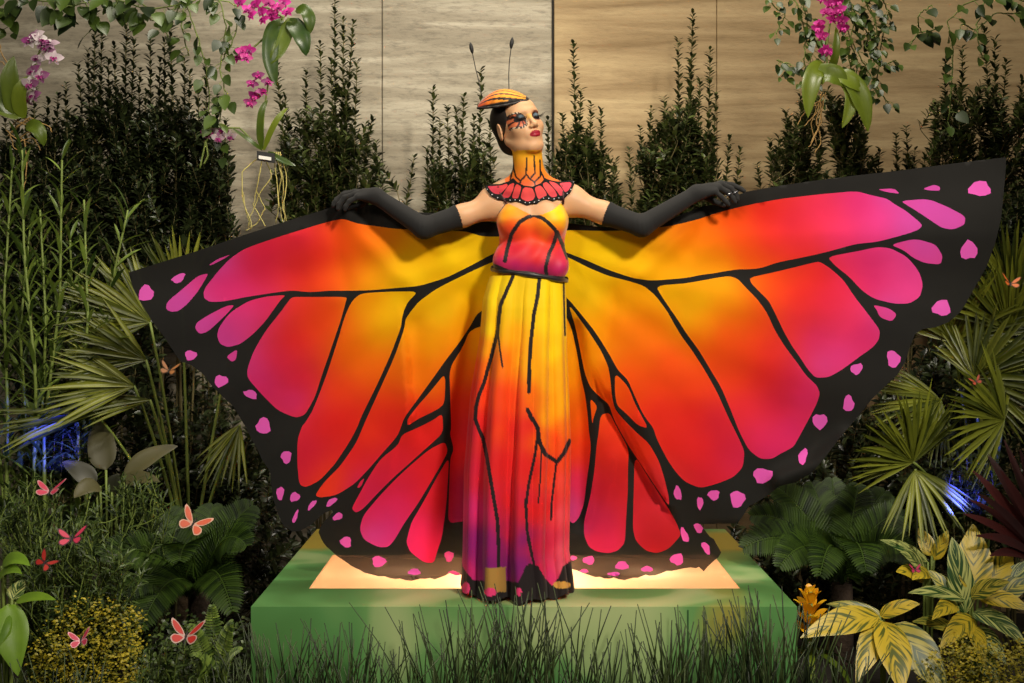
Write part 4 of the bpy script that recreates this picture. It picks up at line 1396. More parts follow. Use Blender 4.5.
RW_dots = [dot(979.7, 188.8, 11.3, 7.6), dot(968.9, 250.4, 8.5, 9.5, 20), dot(941.6, 308, 9.3, 8), dot(893.4, 359, 6.6, 8.8, -15), dot(856.6, 368.8, 6.5, 5.2, -30), dot(848.6, 403.6, 5.4, 8.4), dot(819.9, 421.2, 7.5, 7.6), dot(802.9, 456.5, 4.2, 8.4, 15), dot(762.7, 475.5, 9.8, 7.6), dot(737.5, 499, 7.5, 8.5), dot(713.8, 495, 5.8, 5.2),
           dot(677.7, 493.2, 3.8, 7.2, -10), dot(700, 503, 3.2, 6.4), dot(684.5, 535.2, 3.3, 8, -22), dot(698.6, 528, 4, 5.4, -35), dot(706, 548, 3.3, 7, -28), dot(588.8, 560.3, 6, 4.3), dot(622, 565.6, 6.8, 4.3), dot(647, 569, 6, 2.8), dot(677, 559.3, 6.8, 5.8), dot(614, 574, 6.4, 2), dot(584, 571, 4.5, 2), dot(573.5, 558, 3.4, 2.4)]
RW_ctrl = [(585, 240, 'B'), (610, 255, 'Y'), (580, 265, 'Y'), (600, 285, 'B'), (640, 262, 'Y'), (660, 270, 'A'), (655, 245, (238, 150, 8)), (680, 270, 'A'), (700, 260, 'A'), (685, 235, 'O'), (710, 230, 'O'), (720, 250, (252, 130, 8)), (730, 225, 'T'), (740, 240, 'T'), (745, 258, 'T'), (725, 265, 'A'), (770, 240, (240, 40, 44)), (765, 215, 'R'), (790, 225, 'C'), (800, 250, (236, 40, 62)), (820, 215, (236, 44, 90)), (840, 235, (240, 50, 110)), (860, 205, 'M'), (880, 220, (234, 60, 150)), (905, 225, 'P'), (870, 240, (236, 62, 140)),
           (590, 300, 'B'), (575, 290, 'Y'), (620, 300, 'A'), (640, 300, 'A'), (620, 330, 'O'), (640, 325, 'O'), (660, 330, 'O'), (600, 330, 'A'), (640, 360, 'O'), (670, 360, 'T'), (655, 385, 'T'), (630, 375, 'T'), (690, 385, 'T'), (660, 410, 'R'), (690, 415, 'R'), (715, 420, 'C'), (670, 445, 'R'), (700, 450, 'R'), (725, 450, 'C'), (735, 460, (208, 34, 84)), (710, 475, (212, 24, 50)),
           (670, 292, 'Y'), (700, 300, 'Y'), (725, 285, 'Y'), (685, 320, 'Y'), (735, 300, 'A'), (705, 325, 'A'), (700, 340, 'O'), (740, 320, 'O'), (725, 335, 'T'), (755, 330, 'T'), (715, 355, 'T'), (745, 355, 'T'), (770, 350, (240, 40, 40)), (735, 380, 'T'), (765, 375, 'R'), (790, 380, 'C'), (745, 405, (238, 40, 60)), (775, 405, 'C'), (805, 395, 'M'), (760, 435, (234, 42, 100)), (790, 430, 'M'), (770, 452, 'M'),
           (760, 282, 'O'), (780, 278, 'T'), (775, 292, 'T'), (805, 270, (244, 60, 26)), (800, 295, 'R'), (820, 275, 'R'), (795, 320, (238, 40, 60)), (825, 300, 'C'), (840, 290, (238, 40, 80)), (815, 340, 'M'), (850, 320, (240, 50, 100)), (865, 335, 'M'), (840, 355, (236, 60, 150)), (820, 365, (222, 70, 160)),
           (845, 258, (236, 50, 110)), (870, 258, 'M'), (870, 280, 'M'), (900, 265, (238, 60, 140)), (910, 285, (236, 66, 150)), (920, 250, 'P'), (925, 210, 'P'), (950, 220, 'P'), (890, 190, 'P'), (932, 187, 'P'), (885, 312, 'P'),
           (565, 330, 'A'), (568, 380, 'A'), (575, 420, 'O'), (575, 450, 'T'), (577, 480, 'M'), (573, 510, 'P'), (580, 360, 'A'), (595, 360, 'A'), (600, 385, 'O'), (610, 395, 'O'), (622, 425, (250, 90, 40)), (640, 450, 'T'), (655, 475, (240, 60, 70)), (665, 500, (240, 60, 90)), (625, 400, 'T'), (640, 420, 'R'), (594, 408, 'O'), (608, 425, 'R'), (605, 450, (186, 16, 14)), (620, 470, 'D'), (605, 490, (176, 16, 34)), (600, 520, (176, 26, 80)), (605, 545, (206, 38, 94)), (645, 490, 'D'), (660, 515, 'D'), (655, 540, (164, 22, 34))]  # deep reds low on the hindwing carry its fold shade in the print colour
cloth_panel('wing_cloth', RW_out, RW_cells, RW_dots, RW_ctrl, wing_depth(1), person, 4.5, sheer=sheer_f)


# ------------------------------------------------------------------ planting
RG = np.random.default_rng(11)


def resample(P, n):
    P = np.asarray(P, float)
    d = np.concatenate([[0], np.cumsum(np.linalg.norm(np.diff(P, axis=0), axis=1))])
    t = np.linspace(0, d[-1], n)
    return np.stack([np.interp(t, d, P[:, k]) for k in range(3)], 1), d[-1]


def bez(p0, p1, p2, n):
    t = np.linspace(0, 1, n)[:, None]
    return (1 - t) ** 2 * np.asarray(p0) + 2 * t * (1 - t) * np.asarray(p1) + t * t * np.asarray(p2)


def leaves_on(P, spacing, L, wd, ang=50, t0=0.0, pair=2, rng=RG, droop=0.15, m=4, taper=0.35, prof='lance', up_bias=0.25):
    """leaves set around a stem path"""
    Q, ln = resample(P, max(8, int(np.linalg.norm(np.diff(P, axis=0), axis=1).sum() / spacing)))
    T = unit(np.gradient(Q, axis=0))
    k0 = int(len(Q) * t0)
    Q, T = Q[k0:], T[k0:]
    n = len(Q)
    S = unit(np.cross(T, np.array([0.2, 1.0, 0.1])))
    Bn = np.cross(T, S)
    out_p, out_d, out_n, out_s = [], [], [], []
    for k in range(pair):
        a = np.arange(n) * 2.4 + k * math.pi * 2 / pair + rng.normal(0, 0.25, n)
        r = S * np.cos(a)[:, None] + Bn * np.sin(a)[:, None]
        g = np.radians(ang + rng.normal(0, 9, n))[:, None]
        d = T * np.cos(g) + r * np.sin(g)
        d[:, 2] += up_bias * 0.3
        out_p.append(Q)
        out_d.append(d)
        out_n.append(T * np.sin(g) - r * np.cos(g))
        out_s.append(1 - taper * np.linspace(0, 1, n) ** 3)
    p, d, nn, s = map(np.concatenate, (out_p, out_d, out_n, out_s))
    s = s * rng.uniform(0.75, 1.15, len(p))
    sp = arc(p, d, L * s, m, droop)
    wdt = (wd * s)[:, None] * profile(m, prof)[None]
    return sp, nn, wdt


def rand_in(poly, n, rng=RG):
    poly = np.asarray(poly, float)
    lo, hi = poly.min(0), poly.max(0)
    out = np.zeros((0, 2))
    while len(out) < n:
        p = lo + rng.random((n * 2, 2)) * (hi - lo)
        out = np.concatenate([out, p[inpoly(p, poly)]])
    return out[:n]


def shrub(name, label, cat, y, base, tips, mass, ntw, mat=None, L=0.056, wd=0.024, spacing=0.0125, twig=0.14, group=None, ang=56, stem_mat=None, lowpy=None, depth=0.14, seed=1, pair=2, spires=True):
    rng = np.random.default_rng(seed)
    mat = mat or SHRUB
    b = W(base[0], base[1], y)
    b[2] = 0.0
    t = thing(name, label, cat, b, group)
    fol, stm = MB(), MB()
    ends = []
    for (tx, ty) in tips:
        yy = y + rng.uniform(-depth, depth) * 0.6
        e = W(tx, ty, yy)
        s0 = b + np.array([rng.normal(0, 0.05), rng.normal(0, 0.04), 0])
        mid = np.array([s0[0] * 0.35 + e[0] * 0.65 + rng.normal(0, 0.02), (s0[1] + e[1]) / 2, s0[2] * 0.45 + e[2] * 0.55])
        P = bez(s0, mid, e, 24)
        wob = np.cumsum(rng.normal(0, 0.0022, (24, 3)), 0)
        P = P + wob - wob[-1] * np.linspace(0, 1, 24)[:, None]
        stm.add(*tube(P, np.linspace(0.008, 0.0022, 24), 5), tint=0.5)
        ends.append(P)
        lim = lowpy if lowpy is not None else 330
        zlim = W(0, lim, y)[2]
        t0 = float(np.clip(np.interp(zlim, P[:, 2], np.linspace(0, 1, 24)), 0, 0.92))
        fol.add(*ribbons(*leaves_on(P, spacing, L, wd, ang, t0, pair, rng), 0.15, rng))
        if spires:
            i0 = max(2, int(t0 * 23))
            for i in range(i0, 20):
                if rng.random() < 0.9:
                    a_ = rng.uniform(0, 6.28)
                    d = unit(np.array([math.cos(a_) * 0.55, math.sin(a_) * 0.4, 1.0]))
                    L2 = rng.uniform(0.07, 0.15) * (1.15 - i / 23)
                    Q = bez(P[i], P[i] + d * L2 * 0.5 + (0.012 * math.cos(a_), 0, 0), P[i] + d * L2, 6)
                    stm.add(*tube(Q, 0.0015, 4, False), tint=0.5)
                    fol.add(*ribbons(*leaves_on(Q, spacing, L, wd, ang, 0.1, pair, rng), 0.15, rng))
    if ntw:
        allp = np.concatenate(ends)
        pts = rand_in(mass, ntw, rng)
        for p in pts:
            e = W(p[0], p[1], y + rng.uniform(-depth, depth))
            j = np.argmin(np.linalg.norm((allp - e) * (1, 0.6, 0.6) + np.array([0, 0, 0.12]), axis=1))
            o = allp[j]
            d = unit(unit(e - o) * 0.6 + np.array([rng.normal(0, 0.35), rng.normal(-0.25, 0.35), 0.9]))
            s0 = e - d * twig
            P = bez(s0, (s0 + e) / 2 + np.array([0, 0, -0.012]), e, 8)
            stm.add(*tube(bez(o, (o + s0) / 2 + np.array([0, 0, -0.02]), s0, 5), 0.0025, 4, False), tint=0.5)
            stm.add(*tube(P, np.linspace(0.0025, 0.0015, 8), 4, False), tint=0.5)
            fol.add(*ribbons(*leaves_on(P, spacing * 1.1, L, wd, ang, 0.0, pair, rng), 0.15, rng))
    stm.build('stem', stem_mat or WOOD, t)
    fol.build('foliage', mat, t)
    return t


# --- upright shrubs against the wall and the dark hedge at the left
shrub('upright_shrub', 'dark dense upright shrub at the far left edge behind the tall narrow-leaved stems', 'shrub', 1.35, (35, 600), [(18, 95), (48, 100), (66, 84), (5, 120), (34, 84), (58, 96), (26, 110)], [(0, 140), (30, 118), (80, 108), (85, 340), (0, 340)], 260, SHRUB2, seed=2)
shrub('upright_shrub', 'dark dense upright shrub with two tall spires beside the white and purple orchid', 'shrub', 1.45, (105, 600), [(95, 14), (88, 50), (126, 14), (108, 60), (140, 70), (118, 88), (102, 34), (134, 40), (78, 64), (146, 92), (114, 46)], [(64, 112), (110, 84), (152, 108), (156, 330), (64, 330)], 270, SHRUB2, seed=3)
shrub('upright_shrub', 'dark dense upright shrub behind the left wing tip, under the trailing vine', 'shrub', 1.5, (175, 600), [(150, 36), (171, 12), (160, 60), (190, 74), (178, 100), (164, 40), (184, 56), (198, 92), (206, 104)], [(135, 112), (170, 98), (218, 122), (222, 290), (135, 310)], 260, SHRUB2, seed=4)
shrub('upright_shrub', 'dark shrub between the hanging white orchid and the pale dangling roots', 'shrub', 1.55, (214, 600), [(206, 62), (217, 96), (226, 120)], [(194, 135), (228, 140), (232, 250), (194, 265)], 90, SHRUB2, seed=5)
shrub('upright_shrub', 'tall many-spired shrub left of the concrete joint, behind the gloved hand at left', 'shrub', 1.6, (330, 600), [(276, 62), (285, 96), (306, 70), (320, 44), (335, -4), (343, 20), (353, 22), (357, 62), (372, 118), (331, 62), (346, 92), (414, 158)],
      [(284, 122), (300, 104), (330, 112), (368, 122), (384, 160), (384, 220), (284, 235), (272, 172)], 140, SHRUB, seed=6)
shrub('upright_shrub', 'slim two-spired shrub standing alone above the bent left elbow', 'shrub', 1.62, (441, 600), [(433, 88), (447, 107), (427, 150), (455, 158), (440, 120)], [(428, 172), (440, 152), (454, 166), (452, 220), (428, 220)], 26, SHRUB, seed=7)
shrub('upright_shrub', 'narrow shrub directly behind the head and the headpiece', 'shrub', 1.62, (482, 600), [(464, 97), (481, 70), (474, 118), (456, 108), (490, 120)], [(462, 145), (490, 132), (502, 200), (464, 214)], 46, SHRUB, seed=8)
shrub('upright_shrub', 'shrub with one thin tall spire just right of the dark wall joint', 'shrub', 1.62, (585, 600), [(573, 44), (591, 104), (601, 111), (562, 114), (616, 160), (548, 120), (581, 90)], [(550, 150), (575, 122), (608, 140), (624, 205), (556, 214)], 80, SHRUB, seed=9)
shrub('upright_shrub', 'broad pyramid-shaped shrub alone on the tan wall above the right forearm', 'shrub', 1.62, (683, 600), [(693, 14), (678, 40), (710, 50), (651, 108), (640, 128), (664, 98), (716, 94), (729, 138), (740, 150), (629, 150), (690, 60), (700, 80)],
      [(636, 158), (660, 118), (690, 92), (708, 140), (724, 190), (640, 220)], 125, SHRUB, seed=10)
shrub('upright_shrub', 'bushy shrub below the green-leaved hanging orchid at right', 'shrub', 1.6, (825, 600), [(770, 140), (757, 165), (786, 112), (800, 92), (845, 100), (862, 120), (880, 150)], [(770, 150), (790, 105), (830, 86), (862, 108), (878, 170), (790, 200)], 130, SHRUB, seed=11)
shrub('upright_shrub', 'small sprig of a shrub showing above the right wing, left of the dense corner shrub', 'shrub', 1.65, (905, 600), [(896, 136), (906, 128), (915, 150), (925, 156)], [(893, 156), (912, 152), (922, 185), (893, 188)], 10, SHRUB, seed=12)
shrub('upright_shrub', 'dense tall shrub in the upper right corner behind the wing tip', 'shrub', 1.5, (975, 600), [(945, 62), (962, 48), (984, 28), (1006, 60), (1022, 80), (934, 104), (955, 86), (995, 40)], [(932, 104), (960, 82), (1030, 84), (1034, 260), (985, 280), (932, 185)], 210, SHRUB, seed=13)
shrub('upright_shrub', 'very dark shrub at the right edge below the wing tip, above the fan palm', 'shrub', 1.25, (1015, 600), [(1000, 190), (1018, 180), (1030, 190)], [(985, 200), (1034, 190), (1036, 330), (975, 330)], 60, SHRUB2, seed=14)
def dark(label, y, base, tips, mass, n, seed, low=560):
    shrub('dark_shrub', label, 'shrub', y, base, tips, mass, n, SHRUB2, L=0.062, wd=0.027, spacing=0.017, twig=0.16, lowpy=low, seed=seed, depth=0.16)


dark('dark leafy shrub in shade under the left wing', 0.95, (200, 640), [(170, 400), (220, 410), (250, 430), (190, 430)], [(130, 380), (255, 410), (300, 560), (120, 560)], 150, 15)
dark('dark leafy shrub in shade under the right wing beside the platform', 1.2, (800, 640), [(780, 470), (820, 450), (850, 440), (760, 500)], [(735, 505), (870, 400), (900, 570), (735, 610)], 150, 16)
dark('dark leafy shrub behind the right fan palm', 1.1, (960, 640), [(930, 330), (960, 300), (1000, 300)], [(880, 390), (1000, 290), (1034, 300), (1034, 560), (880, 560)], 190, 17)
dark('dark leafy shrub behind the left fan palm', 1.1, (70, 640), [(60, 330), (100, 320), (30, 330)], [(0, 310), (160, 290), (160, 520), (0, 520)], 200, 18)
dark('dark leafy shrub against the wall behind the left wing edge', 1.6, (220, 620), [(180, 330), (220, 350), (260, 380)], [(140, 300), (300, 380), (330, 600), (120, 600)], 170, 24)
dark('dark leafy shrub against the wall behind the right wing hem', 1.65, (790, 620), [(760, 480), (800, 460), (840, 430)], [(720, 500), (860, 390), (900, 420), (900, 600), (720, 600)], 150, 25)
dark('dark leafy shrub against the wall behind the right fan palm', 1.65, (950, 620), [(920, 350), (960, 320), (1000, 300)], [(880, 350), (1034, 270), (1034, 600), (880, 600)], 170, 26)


# --- trailing vines along the top
def vine(label, y, strands, L=0.055, spacing=0.05, seed=3, mat=None, name='trailing_vine', wd=0.75):
    rng = np.random.default_rng(seed)
    b = W(strands[0][0][0], strands[0][0][1], y)
    t = thing(name, label, 'vine', b)
    st, fo = MB(), MB()
    for s in strands:
        P = np.array([W(p[0], p[1], y + rng.normal(0, 0.03)) for p in s])
        P, _ = resample(P, 24)
        P += np.cumsum(rng.normal(0, 0.004, P.shape), 0)
        st.add(*tube(P, 0.003, 5))
        Q, ln = resample(P, max(6, int(np.linalg.norm(np.diff(P, axis=0), axis=1).sum() / spacing)))
        n = len(Q)
        a = rng.uniform(0, 2 * math.pi, n)
        d = np.stack([np.cos(a), -0.5 - 0.5 * rng.random(n), 0.35 * np.sin(a) - 0.35], -1)
        d = unit(d)
        pet = arc(Q, d, 0.03, 4, 0.2)
        for i in range(n):
            st.add(*tube(pet[i], 0.0014, 4, False))
        s_ = rng.uniform(0.6, 1.15, n)
        d2 = unit(d + np.array([0, -0.1, -0.75]))
        nn = unit(np.array([0, -1.0, 0.5]) + rng.normal(0, 0.35, (n, 3)))
        fo.add(*ribbons(arc(pet[:, -1], d2, L * s_, 7, 0.15), nn, (L * wd * s_)[:, None] * profile(7, 'ovate')[None], 0.12, rng))
    st.build('stem', GSTEM, t)
    fo.build('foliage', mat or POTHOS, t)
    return t


vine('leafy vine with large leaves trailing across the upper left corner', 0.7, [[(-8, 18), (30, 2), (70, 10), (110, 0), (150, 10), (185, 2)], [(0, -2), (60, -4), (120, -6), (200, -2)], [(10, 0), (8, 20), (14, 34)], [(80, 0), (95, 20), (90, 34)], [(62, 0), (72, 16), (80, 28)], [(140, 0), (150, 22)], [(110, -4), (120, 14), (132, 24)]], 0.075, 0.045, 21)
vine('round-leaved vine hanging down the grey wall beside the magenta orchid', 0.95, [[(180, -6), (196, 30), (204, 66), (200, 110), (212, 150)], [(215, -6), (222, 30), (216, 70), (226, 104), (218, 128)], [(205, -4), (240, 10), (232, 44), (222, 70)], [(180, -4), (184, 24), (192, 52)], [(195, 0), (170, 22), (178, 44)]], 0.062, 0.036, 22)
vine('small-leaved vine hanging on the tan wall around the right orchid', 1.35, [[(790, -6), (800, 20), (812, 50), (806, 84)], [(850, -6), (846, 26), (856, 56), (850, 90)], [(838, -6), (862, 20), (872, 50), (868, 90)], [(866, -6), (880, 30), (874, 60)], [(768, -6), (784, 14), (776, 34)], [(800, -6), (806, 24), (800, 60), (810, 100)], [(820, -6), (852, 24), (846, 64), (858, 104)], [(860, -6), (876, 20), (866, 48), (880, 68), (892, 62)], [(880, -6), (890, 10), (884, 40)], [(776, 60), (790, 68), (782, 84)], [(850, 36), (872, 78), (886, 104)], [(800, 20), (830, 40), (822, 80)], [(845, 0), (862, 30), (874, 44)]], 0.044, 0.019, 23, POTHOS)
vine('round-leaved vine hanging in the upper right corner', 1.0, [[(1030, 4), (990, -2), (960, 10), (944, 26), (952, 70), (948, 120)], [(1030, 10), (1000, 14), (978, 28), (960, 22)], [(930, 6), (912, 22), (922, 40)], [(985, 0), (970, 34), (976, 60)], [(940, 26), (918, 30), (910, 44)]], 0.06, 0.040, 24)


# --- hanging orchids
def flower(root, c, face, r, pmat, lmat, rng, label=None):
    face = unit(face)
    up = unit(np.array([0, 0, 1.0]) - face * face[2] + rng.normal(0, 0.2, 3))
    up = unit(up - face * (up @ face))
    rt = np.cross(up, face)
    a = np.radians(np.array([90, 162, 234, 306, 18]) + rng.normal(0, 5, 5))
    d = np.cos(a)[:, None] * rt + np.sin(a)[:, None] * up + face * 0.18
    mb = MB()
    sz = r * np.array([0.95, 1.1, 0.9, 0.9, 1.1])
    mb.add(*ribbons(arc(np.repeat(c[None], 5, 0), d, sz, 5, 0.25, -face), np.repeat(face[None], 5, 0), (sz * np.array([.6, .85, .55, .55, .85]))[:, None] * profile(5, 'ovate')[None], 0.1, rng))
    f = mb.build('flower', pmat, root, label=label)
    mb = MB()
    mb.add(*ribbons(arc(np.repeat((c + face * 0.004)[None], 3, 0), np.stack([-up * 0.7 + face, -up * 0.3 + rt * 0.8 + face, -up * 0.3 - rt * 0.8 + face]), r * 0.55, 5, 0.5, -up), np.repeat((face * 0.5 + up)[None], 3, 0), r * 0.42 * profile(5, 'ovate')[None].repeat(3, 0), 0.3, rng))
    mb.build('lip', lmat, f)


def big_leaf(root, name, p0, p1, p2, wd, nrm, mat, fold=0.14, prof='strap', m=14, rng=RG, tint=None, label=None):
    P = bez(p0, p1, p2, m)
    w_ = wd * profile(m, prof)
    # five columns across so that broad leaves curve
    T = unit(np.gradient(P, axis=0))
    S = unit(np.cross(T, np.asarray(nrm, float)))
    U = unit(np.cross(S, T))
    c = np.array([-1, -0.55, 0, 0.55, 1])
    hgt = np.array([fold * 0.55, fold * 0.62, 0, fold * 0.62, fold * 0.55])
    rip = 1 + 0.05 * np.sin(np.linspace(0, 9, m) + rng.random() * 6)
    V = P[:, None] + S[:, None] * (c[None] * (w_ * rip)[:, None] / 2)[..., None] + U[:, None] * (hgt[None] * w_[:, None])[..., None]
    uv = np.stack(np.broadcast_arrays((c[None] + 1) / 2, np.linspace(0, 1, m)[:, None]), -1)
    ii = np.arange(m - 1)[:, None] * 5 + np.arange(4)[None]
    q = np.stack([ii, ii + 1, ii + 6, ii + 5], -1).reshape(-1, 4)
    return mesh(name, V.reshape(-1, 3), q, mat, root, uv=uv.reshape(-1, 2), tint=np.full(m * 5, rng.random() if tint is None else tint), label=label)


def roots(root, y, lines, mat, r=0.0028, rng=RG, name='aerial_root'):
    for l in lines:
        P = np.array([W(p[0], p[1], y + rng.normal(0, 0.012)) for p in l])
        P, _ = resample(P, 20)
        wv = np.cumsum(rng.normal(0, 0.0016, P.shape), 0)
        P += wv - wv[0]
        mb = MB()
        mb.add(*tube(P, np.linspace(r, r * 0.7, 20), 5))
        mb.build(name, mat, root)


def stalk(root, y, pts, mat, r=0.004, name='flower_stem'):
    P, _ = resample(np.array([W(p[0], p[1], y) for p in pts]), 20)
    mb = MB()
    mb.add(*tube(P, r, 6))
    return mb.build(name, mat, root)


def orchid(label, y, centre, flowers, fsize, pmat, lmat, leaves, stalks, rts, rmat, seed):
    rng = np.random.default_rng(seed)
    t = thing('hanging_orchid', label, 'orchid', W(centre[0], centre[1], y))
    for s in stalks:
        stalk(t, y, s, GSTEM)
    for (a, b, c, wpx) in leaves:
        big_leaf(t, 'leaf', W(a[0], a[1], y), W(b[0], b[1], y - 0.05), W(c[0], c[1], y - 0.03), wpx / F * (y - CAMY), (0.1, -1, 0.35), ORCHL, 0.2, 'strap', 14, rng)
    for (px, py) in flowers:
        flower(t, W(px, py, y - 0.03 + rng.normal(0, 0.025)), np.array([rng.normal(0, 0.45), -1, rng.normal(0.0, 0.35)]), fsize, pmat, lmat, rng)
    if rts:
        roots(t, y, rts, rmat, rng=rng)
    return t


o1 = orchid('magenta orchid cluster hanging above the left wing with long pale dangling roots', 0.9, (262, 40),
            [(240, 2), (248, 10), (256, 4), (262, 12), (268, 3), (272, 14), (278, 8), (284, 2), (288, 12), (252, 16), (264, 20), (276, 20), (242, 52), (249, 50), (246, 58), (238, 58)], 0.030, ORCHM, ORCHP,
            [((282, 20), (262, 40), (276, 86), 17), ((290, 18), (284, 50), (268, 64), 14), ((288, 20), (304, 30), (306, 56), 17), ((296, 10), (312, 6), (310, 34), 13), ((262, 150), (256, 112), (268, 100), 7), ((264, 150), (274, 118), (288, 108), 6), ((262, 150), (250, 140), (232, 128), 4), ((268, 152), (280, 160), (296, 166), 6)],
            [[(284, 16), (272, 60), (264, 110), (262, 150)], [(284, 16), (262, 40), (246, 54)], [(284, 18), (268, 8), (246, 6)]],
            [[(262, 155), (242, 172), (242, 200), (250, 232)], [(262, 156), (258, 180), (254, 205), (266, 226)], [(276, 152), (280, 176), (276, 200), (280, 226)], [(278, 152), (284, 180), (282, 206), (286, 224)], [(274, 152), (276, 180), (278, 204), (276, 222)], [(266, 158), (272, 176), (258, 196), (246, 230)], [(280, 152), (288, 182), (286, 206), (288, 222)], [(256, 190), (266, 208), (258, 224), (246, 232)], [(242, 190), (246, 214), (252, 228)]], ROOT, 31)
for (px, py) in ((252, 84), (258, 76), (268, 82), (254, 96), (250, 103), (262, 92)):
    flower(o1, W(px, py, 0.86), np.array([RG.normal(0, .5), -1, RG.normal(0, .4)]), 0.029, ORCHP, ORCHM, RG, label='dark magenta bloom low on the stem')
V, q = box(W(266, 157, 0.86), (0.075, 0.012, 0.040))
V[:, 2] -= (V[:, 0] - V[:, 0].mean()) * 0.15
tg = mesh('mount_block', V, q, BLACKM, o1, smooth=False, label='small black mounting block with a white strip')
V, q = box(W(265, 158, 0.845), (0.052, 0.004, 0.014))
V[:, 2] -= (V[:, 0] - V[:, 0].mean()) * 0.15
mesh('strip', V, q, plain('white_strip', (220, 220, 214), 0.5), tg, smooth=False, label='white strip')

orchid('white and purple orchid with brown tangled roots at the upper left edge', 0.55, (30, 90),
       [(30, 42), (40, 40), (48, 50), (54, 58), (44, 46), (33, 72), (40, 76), (30, 84), (34, 96), (28, 100), (38, 60), (36, 36), (50, 44)], 0.036, ORCHW, ORCHP,
       [((20, 118), (4, 90), (14, 56), 18), ((20, 116), (-4, 104), (-10, 70), 16), ((24, 118), (12, 92), (30, 76), 14), ((22, 116), (0, 112), (-14, 100), 12), ((26, 126), (40, 122), (44, 146), 14)],
       [[(22, 118), (26, 90), (40, 50)]],
       [[(10, 128), (22, 116), (40, 122), (30, 134)], [(8, 136), (26, 124), (44, 130)], [(14, 120), (34, 128), (18, 140), (28, 146)], [(24, 140), (26, 170), (22, 200)], [(16, 128), (30, 118), (48, 126), (50, 132)], [(10, 70), (0, 50), (-6, 30)], [(14, 78), (4, 66), (-8, 60)], [(6, 130), (20, 140), (34, 136), (40, 148)], [(22, 122), (10, 134), (16, 148), (26, 152)]], BROOT, 32)
orchid('small white and purple orchid spray hanging against the dark shrub', 0.95, (216, 138), [(207, 134), (213, 132), (218, 138), (224, 132), (230, 136), (220, 130)], 0.030, ORCHW, ORCHP, [((228, 128), (214, 122), (206, 130), 5)], [[(252, 140), (240, 128), (224, 128), (206, 140), (200, 168)], [(206, 142), (208, 156), (204, 164)]], None, ROOT, 33)
orchid('magenta orchid with four large drooping green leaves on the tan wall', 1.05, (828, 74),
       [(822, -2), (830, 4), (838, 2), (826, 12), (834, 14), (842, 20), (832, 20), (820, 24), (818, 28), (843, 28), (822, 36), (840, 10), (824, 50), (828, 52)], 0.030, ORCHM, ORCHM,
       [((826, 72), (808, 58), (808, 118), 19), ((814, 80), (830, 64), (848, 88), 22), ((836, 74), (862, 78), (868, 132), 21), ((838, 78), (862, 90), (842, 128), 14), ((832, 74), (848, 76), (862, 92), 16), ((830, 70), (838, 56), (836, 26), 8)],
       [[(828, 72), (826, 50), (832, 10), (832, -8)]],
       [[(822, 92), (816, 112), (804, 124)], [(824, 94), (812, 122), (818, 146)], [(820, 94), (822, 120), (808, 138)], [(826, 92), (816, 120), (822, 140), (816, 150)], [(820, 100), (804, 112), (798, 124)], [(824, 100), (818, 130), (808, 146)]], BROOT, 34)


# --- tall narrow-leaved plants at the left
def tall_plant(label, y, base, stems, seed, L=0.17, wd=0.017):
    rng = np.random.default_rng(seed)
    b = W(base[0], base[1], y)
    b[2] = 0
    t = thing('narrow_leaved_plant', label, 'plant', b)
    for s in stems:
        P = np.array([b + rng.normal(0, 0.03, 3) * (1, 1, 0)] + [W(p[0], p[1], y + rng.normal(0, 0.04)) for p in s])
        P, _ = resample(P, 30)
        mb = MB()
        mb.add(*tube(P, np.linspace(0.010, 0.004, 30), 6))
        st = mb.build('stem', GSTEM, t)
        mb = MB()
        mb.add(*ribbons(*leaves_on(P, 0.045, L, wd, 42, 0.34, 2, rng, droop=0.22, m=7, taper=0.2), 0.2, rng))
        mb.build('foliage', BAMBOO, st)


tall_plant('tall narrow-leaved plant nearest the left edge', 0.45, (10, 640), [[(8, 420), (4, 300), (12, 170)], [(26, 420), (20, 330), (30, 230)], [(-4, 420), (-8, 300), (-6, 200)]], 41)
tall_plant('tall narrow-leaved plant with yellowish stems below the left orchid roots', 0.40, (40, 640), [[(34, 480), (36, 380), (24, 250), (22, 150)], [(44, 430), (60, 300), (62, 160)], [(42, 430), (46, 320), (40, 210)]], 42)
tall_plant('tall narrow-leaved plant leaning right, left of the fan palm', 0.5, (80, 640), [[(78, 430), (88, 320), (84, 200)], [(92, 420), (108, 300), (128, 210)], [(72, 430), (74, 330), (70, 240)]], 43)


